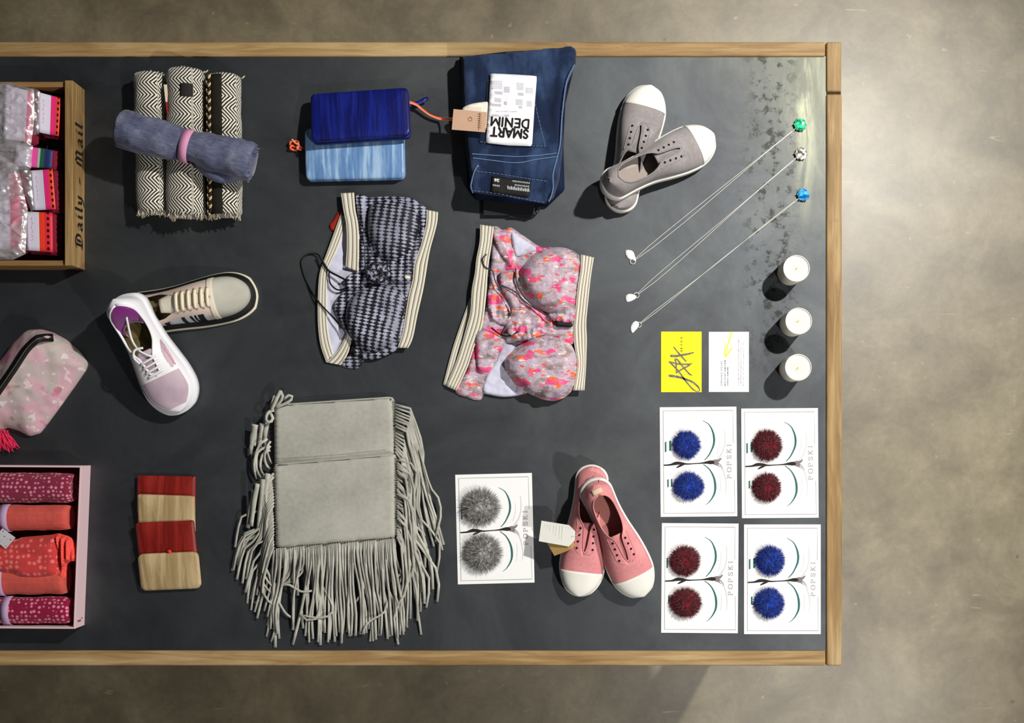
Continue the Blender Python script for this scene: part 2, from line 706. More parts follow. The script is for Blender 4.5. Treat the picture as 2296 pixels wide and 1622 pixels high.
OAK = [(108, 84, 52), (152, 122, 80), (186, 160, 116)]
WOOD_X = mat('oak_along_x', rough=0.55, spec=0.3, custom=wood_fn('x', OAK), bump=(90, 0.15, 0.001))
WOOD_Y = mat('oak_along_y', rough=0.55, spec=0.3, custom=wood_fn('y', OAK), bump=(90, 0.15, 0.001))
CRATE_X = mat('crate_wood_x', rough=0.6, custom=wood_fn('x', [(96, 70, 42), (132, 98, 60), (158, 124, 78)], 1.5), bump=(90, 0.2, 0.001))
CRATE_Y = mat('crate_wood_y', rough=0.6, custom=wood_fn('y', [(104, 80, 48), (142, 112, 70), (172, 142, 96)], 1.5), bump=(90, 0.2, 0.001))
INK = mat('black_ink', (28, 24, 22), rough=0.8)

# ------------------------------------------------------------------ floor and table
o = mo('floor', [(-8, -8, 0), (8, -8, 0), (8, 8, 0), (-8, 8, 0)], [(0, 1, 2, 3)], FLOOR, smooth=False)
o['kind'] = 'structure'
o['label'] = 'worn brown grey concrete floor around the table'
o['category'] = 'floor'

X0 = -820
tb = thing('display_table', 'long table with a dark zinc top framed by worn oak rails', 'table', (W(500, 775).x, W(500, 775).y, 0))

def px_box(x0, x1, y0, y1, z0, z1):
    a, b = W(x0, y1), W(x1, y0)
    return box(a.x, b.x, a.y, b.y, TZ + z0, TZ + z1)

V, F = px_box(X0 + 30, 1853, 126, 1461, -0.02, 0.0)
flat(mo('metal_top', V, F, ZINC, tb, smooth=False))
RZ = 0.004
for nm, b, m in (('rail', (X0, 1850, 95, 128), WOOD_X), ('rail', (X0 + 0, 1850.5, 1459, 1493), WOOD_X),
                 ('rail', (1852, 1887, 212, 1493), WOOD_Y), ('rail', (1852, 1886, 95, 207), WOOD_Y), ('rail', (X0, X0 + 35, 128.5, 1458), WOOD_Y)):
    V, F = px_box(*b, -0.045, RZ)
    bevel(flat(mo(nm, V, F, m, tb, smooth=False)), 0.0035, 3)
V, F = px_box(1853.5, 1885, 206, 213, -0.044, 0.0015)
flat(mo('joint_filler', V, F, mat('dark_filler', (62, 44, 30), rough=0.9), tb, smooth=False, label='dark filled joint in the short rail'))
for b, m in (((X0 + 40, 1840, 160, 185), WOOD_X), ((X0 + 40, 1840, 1400, 1425), WOOD_X)):
    V, F = px_box(*b, -0.14, -0.02)
    bevel(flat(mo('apron', V, F, m, tb, smooth=False)), 0.002)
for x in (X0 + 45, 1760):
    for y in (145, 1360):
        V, F = px_box(x, x + 85, y, y + 85, -TZ, -0.02)
        bevel(flat(mo('leg', V, F, WOOD_Y, tb, smooth=False)), 0.003)

# ------------------------------------------------------------------ candles
CER = mat('white_ceramic', (236, 234, 222), rough=0.35, spec=0.5)
WAX = mat('cream_wax', rough=0.5, custom=lambda t: t.mix((t.obj()[0] * t.obj()[0] + t.obj()[1] * t.obj()[1]).smooth(0.0001, 0.0005), (255, 246, 208), (255, 252, 236)), bump=(60, 0.2, 0.001))
WICK = mat('wick', (205, 196, 165), rough=0.9)
cd = []
for i, (px, py, lab) in enumerate(((1786, 602, 'white votive candle in a ceramic cup, the one nearest the blue stone pendant'),
                                   (1791, 720, 'white votive candle in a ceramic cup, middle one of the row of three'),
                                   (1790, 824, 'white votive candle in a ceramic cup, the one nearest the pompom cards'))):
    p = W(px, py, 0.06, 0)
    if i == 0:
        t0 = thing('candle', lab, 'candle', p, group='votive candles in a row')
        h, r = 0.060, 0.0253
        V, F = lathe_vf([(r - 0.004, 0), (r - 0.0015, 0.0015), (r - 0.001, 0.004), (r, h - 0.002), (r - 0.0004, h - 0.0006), (r - 0.0010, h), (r - 0.0018, h - 0.0006), (r - 0.0026, h - 0.006)], 48)
        mo('cup', V, F[:-1], CER, t0, local=True)
        V, F = lathe_vf([(r - 0.0026, h - 0.012), (r - 0.0022, h - 0.0022), (r - 0.006, h - 0.0034), (r - 0.012, h - 0.0038), (0.004, h - 0.0036), (0.0008, h - 0.0032)], 48)
        mo('wax', V, F, WAX, t0, local=True, label='cream wax')
        V, F, uv = tube_vf([(0, 0, h - 0.004), (0.0003, 0.0002, h + 0.0005), (0.0022, 0.0008, h + 0.0025)], 0.0007, 6)
        mo('wick', V, F, WICK, t0, local=True)
        cd = [t0] + list(t0.children)
    else:
        t1 = cd[0].copy(); COL.objects.link(t1)
        t1.location = p; t1['label'] = lab
        t1.rotation_euler = (0, 0, i * 2.0)
        for c in cd[0].children:
            if c.name.split('.')[0] in ('cup', 'wax', 'wick'):
                k = c.copy(); COL.objects.link(k); k.parent = t1

# ------------------------------------------------------------------ business cards
YEL = mat('yellow_card', (255, 236, 30), rough=0.5)
WHT = mat('white_card', (244, 244, 244), rough=0.55)
GRY = mat('grey_brush_ink', rough=0.6, custom=lambda t: t.mix(t.noise(300, 3, vec=None).smooth(0.35, 0.7), (98, 92, 88), (140, 132, 126)))
NAVY = mat('navy_ink', (44, 46, 74), rough=0.8)
PALEINK = mat('pale_grey_ink', (128, 128, 134), rough=0.8)
YINK = mat('yellow_ink', (250, 228, 30), rough=0.7)

def card_thing(name, label, cat, c, w, h, th, m, group=None, rot=0.0):
    t = thing(name, label, cat, c, (0, 0, rot), group)
    V, F = box(-w / 2, w / 2, -h / 2, h / 2, 0, th)
    bevel(flat(mo('card', V, F, m, t, local=True, smooth=False)), 0.0002, 1)
    return t

c0 = W(1527.5, 812)
t = card_thing('business_card', 'yellow shop card with a grey brush script logo, beside the white card', 'card', c0, 91 * S, 136 * S, 0.0009, YEL)
mk = lambda x, y: W(1470 + x / 10.81, 740 + y / 10.81, 0.0, 0.00105)
sm = lambda st, n=6: [tuple(p) for p in catmull(st, False, n)]
acc = Acc()
pen([sm([(340, 1115, 30), (480, 1132, 29), (620, 1162, 28), (700, 1192, 27), (850, 1245, 25), (960, 1315, 24), (1040, 1400, 20), (1062, 1455, 15), (1040, 1492, 12), (985, 1492, 11), (900, 1440, 17), (800, 1330, 18), (700, 1205, 19), (560, 1010, 18), (420, 860, 20), (335, 785, 18)]),
     sm([(335, 778, 18), (470, 812, 19), (600, 832, 19), (800, 836, 20), (875, 818, 10)]),
     sm([(875, 818, 8), (760, 892, 19), (620, 965, 18), (520, 1035, 16), (500, 1045, 14)]),
     sm([(500, 1045, 13), (502, 960, 15), (492, 800, 17), (472, 735, 18), (492, 712, 20), (545, 745, 20), (640, 870, 19), (760, 1010, 18), (830, 1080, 17), (880, 1100, 10)]),
     sm([(380, 632, 30), (500, 636, 29), (640, 612, 26), (780, 586, 22), (915, 552, 13)]),
     sm([(440, 420, 13), (540, 545, 17), (640, 660, 18), (735, 762, 15)])], mk, acc=acc)
up_fix(acc).build('brush_script', GRY, t, smooth=False)
acc = Acc()
for s, y in (('J', 540), ('E', 466), ('A', 384), ('N', 302), ('S', 215)):
    lettering(acc, s, (648, y), (0, -1), 38, 50, mk, bold=0.015)
up_fix(acc).build('lettering', mat('olive_black_ink', (58, 52, 20), rough=0.8), t, smooth=False)

c0 = W(1634, 812)
t = card_thing('business_card', 'white shop card with opening hours and a yellow arrow', 'card', c0, 90 * S, 135 * S, 0.0009, WHT)
mk = lambda x, y: W(1580 + x / 10.46, 735 + y / 10.46, 0.0, 0.00105)
acc = Acc()
pen([sm([(638, 108, 15), (580, 270, 15), (535, 430, 13), (512, 590, 10)]), sm([(490, 375, 9), (474, 490, 12), (472, 600, 14), (490, 680, 17)]),
     sm([(490, 685, 17), (550, 600, 15), (625, 495, 13), (660, 466, 8)])], mk, acc=acc)
up_fix(acc).build('arrow', YINK, t, smooth=False)
acc = Acc()
lettering(acc, 'OPENING HOURS', (413, 1365), (0, -1), 580, 38, mk, bold=0.006, space=1.35)
lettering(acc, 'MON TO SAT 10AM-5.30PM', (490, 1365), (0, -1), 600, 28, mk, bold=0.02)
lettering(acc, 'SUNDAY 10AM-4PM', (553, 1365), (0, -1), 435, 28, mk, bold=0.02)
up_fix(acc).build('opening_hours', NAVY, t, smooth=False)
acc = Acc()
lettering(acc, 'CONTEMPORARY BOUTIQUE FOR BOTH MEN & WOMEN', (808, 1370), (0, -1), 1112, 27, mk, bold=0.008)
lettering(acc, '01488 680860 Jeans@jaxjeans.co.uk jaxjeans.co.uk', (866, 1370), (0, -1), 1025, 28, mk, bold=0.008)
lettering(acc, "BEN'S YARD, THE 1 BATH ROAD, Hungerford, RG17 0HD", (922, 1370), (0, -1), 1035, 28, mk, bold=0.008)
up_fix(acc).build('address_lines', PALEINK, t, smooth=False)

# ------------------------------------------------------------------ pompom cards
TEAL = mat('teal_print', (48, 104, 98), rough=0.7)
DARKP = mat('dark_print', (40, 33, 32), rough=0.7)
GREYP = mat('grey_print', (128, 120, 122), rough=0.7)
SOFTP = mat('soft_grey_print', (208, 205, 206), rough=0.7)
LETP = mat('letter_print', (172, 168, 166), rough=0.7)
BORD = mat('border_print', (172, 170, 168), rough=0.7)
CK = S
def cmk(x, y):   # card drawing units (crop px / 6.005) -> card's own metres
    return Vector((((x - 60) / 6.005 - 86) * CK, -((y - 75) / 6.005 - 123) * CK, 0.00105))

SERIF = {   # strokes in a 1x1 box, y down; flat pen: thick uprights, thin level strokes
    'P': [[(.15, 0), (.15, 1)], [(.15, 0), (.6, .03), (.8, .25), (.6, .48), (.15, .5)], [(0, 1), (.35, 1)], [(0, 0), (.2, 0)]],
    'O': [[(.5, 0), (.2, .12), (.06, .5), (.2, .88), (.5, 1), (.8, .88), (.94, .5), (.8, .12), (.5, 0)]],
    'S': [[(.85, .25), (.75, .05), (.45, 0), (.2, .1), (.18, .3), (.45, .47), (.75, .6), (.82, .85), (.55, 1), (.25, .95), (.12, .75)]],
    'K': [[(.15, 0), (.15, 1)], [(.15, .6), (.75, 0)], [(.35, .42), (.8, 1)], [(0, 1), (.35, 1)], [(.65, 1), (1, 1)], [(0, 0), (.35, 0)], [(.6, 0), (.95, 0)]],
    'I': [[(.5, 0), (.5, 1)], [(.25, 0), (.75, 0)], [(.25, 1), (.75, 1)]],
}
CARDMESH = []
def card_print(t):
    if CARDMESH:
        for nm, me in CARDMESH:
            o = bpy.data.objects.new(nm, me); COL.objects.link(o); o.parent = t
        return
    def keep(nm, acc, m):
        o = up_fix(acc).build(nm, m, t, local=True, smooth=False)
        CARDMESH.append((nm, o.data))
    mk = cmk
    a = Acc(); w = 4
    pen([[(1045, 555, w), (1045, 125, w), (105, 125, w), (105, 1505, w), (1062, 1505, w), (1056, 1060, w)]], mk, acc=a)
    keep('border', a, BORD)
    for st in (sm([(640, 262, 3), (720, 312, 6), (768, 400, 11), (788, 490, 14), (783, 580, 13), (750, 665, 10), (710, 735, 8), (660, 790, 5)]),
               sm([(645, 850, 5), (725, 920, 8), (778, 1020, 12), (798, 1120, 15), (793, 1220, 13), (758, 1300, 9), (712, 1360, 5), (665, 1395, 2)])):
        keep('heel_arc', pen([st], mk), TEAL)
    for x0, x1, y0, y1 in ((125, 147, 545, 680), (183, 212, 530, 665), (153, 174, 1050, 1155), (203, 222, 1045, 1150)):
        a = Acc()
        a.add([mk(x0, y0), mk(x1, y0 - 6), mk(x1, y1 - 6), mk(x0, y1)], [(0, 1, 2, 3)])
        keep('stripe_mark', a, TEAL)
    a = Acc()
    pen([sm([(930, 380, 4), (938, 520, 6), (918, 640, 7), (880, 720, 9), (840, 775, 11)]), sm([(850, 855, 10), (905, 930, 8), (935, 1040, 7), (946, 1150, 5), (938, 1250, 3)]),
         sm([(860, 470, 2), (858, 600, 3), (820, 720, 3)]), sm([(865, 1010, 2), (872, 1130, 3), (855, 1260, 2)])], mk, acc=a)
    keep('heel_outline_print', a, SOFTP)
    a = Acc()
    pen([sm([(115, 856, 9), (200, 850, 12), (270, 832, 22), (340, 832, 18), (420, 842, 10), (520, 838, 7), (620, 832, 9), (690, 824, 18), (740, 822, 26), (770, 824, 22)]),
         sm([(285, 888, 8), (330, 865, 14), (380, 848, 8)])], mk, acc=a)
    keep('heel_gap_print', a, DARKP)
    a = Acc()
    pen([sm([(760, 822, 24), (800, 812, 28), (845, 800, 18), (880, 770, 8)]), sm([(790, 832, 24), (840, 850, 22), (880, 885, 14), (905, 920, 5)])], mk, acc=a)
    for v in a.V:
        v.z -= 0.00006
    keep('heel_shadow_print', a, GREYP)
    a = Acc()
    y = 1040
    for ch, w_ in (('P', 56), ('O', 66), ('P', 56), ('S', 54), ('K', 62), ('I', 30)):
        # letter upright runs towards -x (card is lying on its side); reading direction is -y
        st = [[(960 + p[1] * 58, y - p[0] * w_) for p in q] for q in SERIF[ch]]
        pen([[tuple(p) for p in (q if len(q) < 4 else catmull(q, False, 4))] for q in st], mk, nib=(5, 13, 0), acc=a)
        y -= w_ + 27
    keep('lettering', a, LETP)

def fur_mat(nm, a, b):
    return mat(nm, rough=0.85, spec=0.15, sheen=0.4, custom=lambda t: t.mix(t.noise(180, 2).smooth(0.3, 0.7), a, b))
FUR = {'blue': fur_mat('blue_fur', (8, 34, 112), (22, 72, 190)), 'red': fur_mat('burgundy_fur', (66, 6, 18), (128, 20, 40)),
       'grey': fur_mat('grey_fur', (112, 110, 108), (186, 184, 182))}

def pompom(t, x, y, rx, ry, kind, seed):
    """fur ball sitting on the card; x,y,rx,ry in drawing units"""
    rnd = random.Random(seed)
    c = cmk(x, y)
    ax, ay = rx / 6.005 * CK, ry / 6.005 * CK
    hz = 0.52 * (ax + ay) / 2
    acc = Acc()
    long = 0.30 if kind != 'grey' else 0.42
    n, m = 20, 9
    V, F = [], []
    for j in range(m + 1):
        for k in range(n):
            th = math.pi / 2 * j / m
            ph = 2 * math.pi * k / n
            d = 0.80 + 0.06 * nz(math.cos(ph) * 2 + seed, math.sin(ph) * 2, j * .4)
            V.append((c.x + ax * d * math.cos(th) * math.cos(ph), c.y + ay * d * math.cos(th) * math.sin(ph), c.z + 0.0003 + hz * 1.5 * d * math.sin(th)))
    for j in range(m):
        for k in range(n):
            k2 = (k + 1) % n
            F.append((j * n + k, j * n + k2, (j + 1) * n + k2, (j + 1) * n + k))
    acc.add(V, F)
    for i in range(2300):
        ph = rnd.random() * 2 * math.pi
        th = math.asin(rnd.random() * 0.98 + 0.005)
        rag = 1 + 0.10 * nz(math.cos(ph) * 1.6 + seed * 3, math.sin(ph) * 1.6, 3.3)
        dr = Vector((math.cos(th) * math.cos(ph), math.cos(th) * math.sin(ph), math.sin(th)))
        p0 = Vector((c.x + ax * .72 * dr.x, c.y + ay * .72 * dr.y, c.z + hz * 1.5 * .74 * dr.z))
        out = Vector((ax * dr.x, ay * dr.y, hz * 1.5 * dr.z)) * (long * rnd.uniform(0.7, 1.15)) * rag
        jit = Vector((rnd.gauss(0, 1), rnd.gauss(0, 1), rnd.gauss(0, .6))) * 0.0016
        p2 = p0 + out + jit
        p2.z = max(p2.z, c.z + 0.0004)
        s = dr.cross(Vector((rnd.gauss(0, 1), rnd.gauss(0, 1), rnd.gauss(0, 1)))).normalized() * rnd.uniform(0.00022, 0.00045)
        pm = p0.lerp(p2, 0.55) + jit * 0.3
        pm.z = max(pm.z, c.z + 0.0004)
        acc.add([p0 - s, p0 + s, pm + s * .8, p2, pm - s * .8], [(0, 1, 2, 4), (4, 2, 3)])
    acc.build('pompom', FUR[kind], t, local=True, smooth=True)

def pom_card(px, py, rot, kind, label, poms, group=None):
    t = card_thing('pompom_card', label, 'card', W(px, py), 172 * S, 246 * S, 0.0009, WHT, rot=math.radians(rot), group=group)
    card_print(t)
    for i, p in enumerate(poms):
        pompom(t, *p, kind, hash((px, i)) % 97)

pom_card(1566, 1036, 0.5, 'blue', 'white card with two blue fur pompoms, below the yellow shop card', [(415, 582, 198, 200), (437, 1142, 222, 200)])
pom_card(1748.5, 1039, 0.4, 'red', 'white card with two burgundy fur pompoms, below the last candle', [(405, 572, 212, 222), (395, 1140, 205, 205)])
pom_card(1569, 1297, -0.4, 'red', 'white card with two burgundy fur pompoms, below a blue pompom card', [(372, 578, 220, 218), (385, 1140, 228, 216)])
pom_card(1754, 1299.5, 0.0, 'blue', 'white card with two blue fur pompoms, in the corner of the table', [(408, 560, 206, 215), (395, 1130, 216, 218)])
pom_card(1109.5, 1186, 1.4, 'grey', 'white card with two pale grey fur pompoms, beside the pink canvas shoes', [(395, 515, 255, 245), (412, 1130, 255, 250)])

# ------------------------------------------------------------------ necklaces
SILV = mat('silver_chain', (215, 213, 205), rough=0.4, spec=0.7, metal=0.35)
TAGW = mat('white_tag', (250, 250, 250), rough=0.6)
def gem_mat(nm, a, b):
    return mat(nm, rough=0.08, spec=0.9, coat=0.6, custom=lambda t: t.mix(t.noise(160, 1).smooth(0.42, 0.58), a, b))
def necklace(label, pend, tag, gemc, gap, tagv):
    P0, P1 = np.array(pend, float), np.array(tag, float)
    c = W(*(P0 * .5 + P1 * .5))
    t = thing('necklace', label, 'necklace', c, group='pendant necklaces stretched side by side')
    d = (P1 - P0) / np.linalg.norm(P1 - P0)
    nrm = np.array((-d[1], d[0]))
    L = np.linalg.norm(P1 - P0)
    for sgn in (-1, 1):
        pts, rr = [], []
        n = 220
        for i in range(n + 1):
            s = i / n
            off = sgn * gap * min(1, s * 3, (1 - s) * 8 + 0.25) * (0.55 + 0.45 * math.sin(s * 5 + gap)) + 0.8 * math.sin(s * 7 + sgn)
            q = P0 + d * (14 + (L - 22) * s) + nrm * off
            pts.append(W(q[0], q[1], 0, 0.0011))
            rr.append(0.00085 if i % 2 else 0.00055)
        tube('chain', pts, rr, SILV, t, 6)
    # pendant: claw setting plus a facetted stone
    a0 = math.atan2(-d[1], d[0])
    R, Hh = 14.5 * S, 0.0075
    acc = Acc()
    prof = [(R * .55, 0.0005), (R, 0.0040), (R * .95, 0.0052), (R * .62, Hh), (R * .2, Hh + .0003)]
    n = 8
    cp = W(*P0)
    V, F = lathe_vf(prof, n, (cp.x, cp.y, cp.z))
    acc.add(V, F)
    g = flat(acc.build('gemstone', gemc, t, smooth=False))
    acc = Acc()
    for k in range(6):
        an = a0 + k * math.pi / 3 + .3
        q = [cp + Vector((math.cos(an) * r, math.sin(an) * r, z)) for r, z in ((R * .5, 0.0006), (R * 1.02, 0.002), (R * 1.04, 0.0052), (R * .88, 0.0062))]
        V, F, uv = tube_vf(q, 0.0007, 5)
        acc.add(V, F)
    V, F, uv = tube_vf([cp + Vector((math.cos(an) * R * .8, math.sin(an) * R * .8, 0.0009)) for an in np.linspace(0, 2 * math.pi, 17)], 0.0006, 5)
    acc.add(V, F)
    bail = [W(*(P0 + d * (12 + 5 * math.cos(an) + 4)), 0, 0.0015 + 0.0022 * (1 + math.sin(an)) * .6) for an in np.linspace(0, 2 * math.pi, 11)]
    V, F, uv = tube_vf(bail, 0.0006, 5)
    acc.add(V, F)
    acc.build('setting', SILV, t)
    # clasp loop and folded paper price tag
    q = P1 - d * 2
    V, F, uv = tube_vf([W(q[0] + 6 * math.cos(an), q[1] + 6 * math.sin(an), 0, 0.0012) for an in np.linspace(0, 2 * math.pi, 13)], 0.0009, 6)
    mo('clasp', V, F, SILV, t)
    def fh(x, y, dd):
        return 0.0012 + np.minimum(dd / 3, 1) * 0.0014 + 0.0008 * np.sin(x * .5) * np.minimum(dd / 3, 1)
    puff('price_tag', tagv, fh, TAGW, t, cell=2.5)
GREEN = gem_mat('green_stone', (10, 150, 100), (70, 225, 170))
CLEAR = gem_mat('clear_stone', (105, 98, 88), (245, 242, 235))
BLUE = gem_mat('blue_stone', (15, 95, 175), (75, 185, 235))
necklace('silver chain necklace with a green stone pendant', (1793, 281), (1417, 588), GREEN, 4.5,
         [(1404, 561), (1418, 563), (1424, 575), (1426, 587), (1419, 583), (1408, 580), (1403, 571)])
necklace('silver chain necklace with a clear stone pendant', (1795, 346), (1425, 664), CLEAR, 4.0,
         [(1403, 664), (1412, 659), (1424, 662), (1427, 668), (1416, 675), (1405, 677)])
necklace('silver chain necklace with a blue stone pendant', (1800, 438), (1430, 730), BLUE, 2.2,
         [(1417, 726), (1426, 720), (1433, 726), (1430, 735), (1424, 742), (1418, 747), (1414, 738)])
# ------------------------------------------------------------------ rolls of cloth
def roll(name, p0, p1, r, m, parent, z, n=34, k=40, squash=1.0, flap=0.10, th0=0.9, lump=0.05, seed=0, rfun=None, ridge=0.0):
    """rolled cloth lying from p0 to p1 (world XY points), axis at height z; a fold edge runs along it at angle th0"""
    A, B = Vector((p0.x, p0.y, TZ + z)), Vector((p1.x, p1.y, TZ + z))
    ax = (B - A).normalized()
    sd = ax.cross(Vector((0, 0, 1))).normalized()
    L = (B - A).length
    acc = Acc()
    V, F, uv = [], [], []
    rows = [(-0.0, .55)] + [(i / n, 1.0) for i in range(n + 1)] + [(1.0, .55)]
    for j, (s, q) in enumerate(rows):
        for i in range(k):
            a = th0 + 2 * math.pi * i / k
            f = i / k
            rad = r * (rfun(s) if rfun else 1.0) * (1 + flap * (f - .5)) * (1 + lump * nz(s * L * 30 + seed, math.cos(a) * 1.3, math.sin(a) * 1.3 + seed) + lump * .4 * nz(s * L * 90, math.cos(a) * 3 + seed, math.sin(a) * 3))
            end = min(s, 1 - s)
            rad *= (1 - 0.10 * max(0, 1 - end / 0.03) ** 2) * (1 + ridge * math.exp(-((s - .075) / .012) ** 2) + ridge * .7 * math.exp(-((s - .125) / .012) ** 2))
            ss = s
            if q < 1:
                ss = 0.012 if s < .5 else 1 - 0.012
                rad *= q
            p = A + ax * (ss * L) + sd * (math.cos(a) * rad) + Vector((0, 0, 1)) * (math.sin(a) * rad * squash)
            V.append(p)
            uv.append((a * r, ss * L))
    for j in range(len(rows) - 1):
        for i in range(k):
            i2 = (i + 1) % k
            F.append((j * k + i, j * k + i2, (j + 1) * k + i2, (j + 1) * k + i))
    F.append(tuple(range(k))[::-1])
    F.append(tuple((len(rows) - 1) * k + i for i in range(k)))
    # the fold edge keeps its own uv seam: shift uv on the closing column is left as is (a dark fold)
    return mo(name, V, F, m, parent, uv=uv)

def band_on(name, p, d, r, w, m, parent, z, squash=1.0, t=0.0012):
    """paper or cloth band around a roll at world point p, axis d"""
    sd = d.cross(Vector((0, 0, 1))).normalized()
    V, F = [], []
    k = 36
    for s, q in ((-1, 0), (-1, 1), (1, 1), (1, 0)):
        for i in range(k):
            a = 2 * math.pi * i / k
            rr = r + t * q
            V.append(Vector((p.x, p.y, TZ + z)) + d * (s * w / 2) + sd * math.cos(a) * rr + Vector((0, 0, 1)) * math.sin(a) * rr * squash)
    for j in range(3):
        for i in range(k):
            i2 = (i + 1) % k
            F.append((j * k + i, j * k + i2, (j + 1) * k + i2, (j + 1) * k + i))
    return mo(name, V, F, m, parent)

def herring(t):
    u, v = t.uv()
    wob = (t.noise(30, 2) - 0.5) * 0.004
    zig = (v + wob).ping(0.0225)
    s = ((u + zig * 0.95 + wob) / 0.0068).frac()
    f = s.ping(0.5).smooth(0.20, 0.30)
    c = t.mix(f, (34, 30, 24), (226, 222, 208))
    return t.scale(c, t.noise(400, 2) * 0.5 + 0.75)
HERR = mat('herringbone_weave', rough=0.95, spec=0.1, sheen=0.2, custom=herring, bump=(500, 0.3, 0.0005))
CREAM = mat('cream_yarn', (214, 204, 182), rough=0.95, spec=0.1)
DARKFELT = mat('dark_woven_trim', (38, 36, 30), rough=0.95, spec=0.1, var=(120, .3))
BRAID_T = mat('braid_yarn', (204, 180, 140), rough=0.9, spec=0.15, var=(60, .3))
BRAID_D = mat('braid_yarn_dark', (46, 36, 28), rough=0.9, spec=0.15)

def fringe_at(parent, p, d, r, n, L, seed, m, zc, squash=0.8):
    rnd = random.Random(seed)
    sd = d.cross(Vector((0, 0, 1))).normalized()
    acc = Acc()
    for i in range(n):
        a = rnd.uniform(-0.3, math.pi + .3)
        rr = r * rnd.uniform(.55, 1.0)
        b = Vector((p.x, p.y, TZ + zc)) + sd * math.cos(a) * rr + Vector((0, 0, 1)) * max(math.sin(a) * rr * squash, -zc + .002) - d * 0.004
        l = L * rnd.uniform(.6, 1.3)
        e = b + d * l + sd * rnd.gauss(0, .003) + Vector((0, 0, rnd.gauss(-.003, .002)))
        e.z = max(e.z, TZ + .0015)
        mid = b.lerp(e, .5) + sd * rnd.gauss(0, .0012)
        V, F, uv = tube_vf([b, mid, e], [.0010, .0013, .0008], 5)
        acc.add(V, F)
    return acc.build('fringe', m, parent, kind='stuff')

RL = []
for (a, b, r, lab, sd) in (((336, 168), (343, 478), 35, 'rolled black and cream herringbone throw, the one nearest the wooden crate', 1),
                      ((418, 160), (419, 486), 43, 'rolled black and cream herringbone throw between two others, with a dark square tag', 2),
                      ((503, 172), (506, 484), 39, 'rolled black and cream herringbone throw with a dark trim and twisted cord braid', 3)):
    rr = r * S * .97
    z = rr * .82
    p0, p1 = W(*a, z), W(*b, z)
    t = thing('rolled_throw', lab, 'throw', W((a[0] + b[0]) / 2, (a[1] + b[1]) / 2, z, 0), group='herringbone throws rolled side by side')
    roll('cloth', p0, p1, rr, HERR, t, z, squash=.82, seed=sd * 7, th0=(2.4, 2.2, 2.6)[sd - 1], flap=.12, lump=.07)
    d = (p1 - p0); d.z = 0; d.normalize()
    fringe_at(t, p1, d, rr, 46, .010, sd, CREAM, z, .82)
    fringe_at(t, p0, -d, rr, 12, .006, sd + 9, CREAM, z, .82)
    RL.append((t, p0, p1, rr, z, d))
def on_roll(i, px_y, ang, lift=0.0):
    """point on throw i at photo row px_y, at angle ang from its right side"""
    t, p0, p1, rr, z, d = RL[i]
    s = ((px_y - 168) / 312.0)
    sd = d.cross(Vector((0, 0, 1))).normalized()
    c = p0.lerp(p1, s)
    return Vector((c.x, c.y, TZ + z)) + sd * (math.cos(ang) * (-1) * (rr + lift)) * -1 * -1 + Vector((0, 0, 1)) * math.sin(ang) * (rr + lift) * .82
def patch(name, i, y0, y1, a0, a1, m, lift=.0012, **k):
    n, q = 12, 8
    V = [on_roll(i, y0 + (y1 - y0) * j / n, a0 + (a1 - a0) * h / q, lift + .002 * math.sin(math.pi * h / q)) for j in range(n + 1) for h in range(q + 1)]
    F = [(j * (q + 1) + h, j * (q + 1) + h + 1, (j + 1) * (q + 1) + h + 1, (j + 1) * (q + 1) + h) for j in range(n) for h in range(q)]
    return solid(mo(name, V, F, m, RL[i][0], **k), .0015, 0)
# which way is the right side?  (sd of a roll running down the picture points to -x)
patch('trim', 2, 172, 482, 1.50, 2.28, DARKFELT, .0015)
acc = Acc()
for j in range(34):
    y = 176 + j * 9.0
    for q in (0, 1):
        ctr = on_roll(2, y + q * 4.5, 2.20 + .20 * q, .0035)
        dirv = Vector((0.0042 * (1 if q else -1) * .7, -0.0050, 0.0006))
        V, F, uv = tube_vf([ctr - dirv, ctr - dirv * .5, ctr, ctr + dirv * .5, ctr + dirv], [.0008, .0022, .0026, .0022, .0008], 7)
        acc.add(V, F, m=0 if (j + q) % 2 == 0 else 1)
o = acc.build('cord_braid', [BRAID_T, BRAID_D], RL[2][0]); o['kind'] = 'stuff'
patch('tag', 1, 205, 232, 1.02, 1.62, mat('dark_tag', (36, 34, 34), rough=.8), .0030, label='dark square cloth tag')
LABR = mat('label_red', rough=.8, custom=lambda t: t.mix(t.uv()[1].gt(0.5), (222, 208, 188), (150, 28, 34)))
a = W(371, 190, .045); b = W(379, 268, .045)
V = [Vector((a.x - .003, a.y, a.z)), Vector((a.x + .003, a.y, a.z)), Vector((b.x - .003, b.y, b.z)), Vector((b.x + .002, b.y, b.z))]
mV = [V[0].lerp(V[2], s) if q == 0 else V[1].lerp(V[3], s) for s in (0, .5, 1) for q in (0, 1)]
solid(mo('sewn_label', mV, [(0, 1, 3, 2), (2, 3, 5, 4)], LABR, RL[0][0], uv=[(0, 0), (1, 0), (0, .5), (1, .5), (0, 1), (1, 1)], smooth=False, label='cream and red sewn label'), .001)

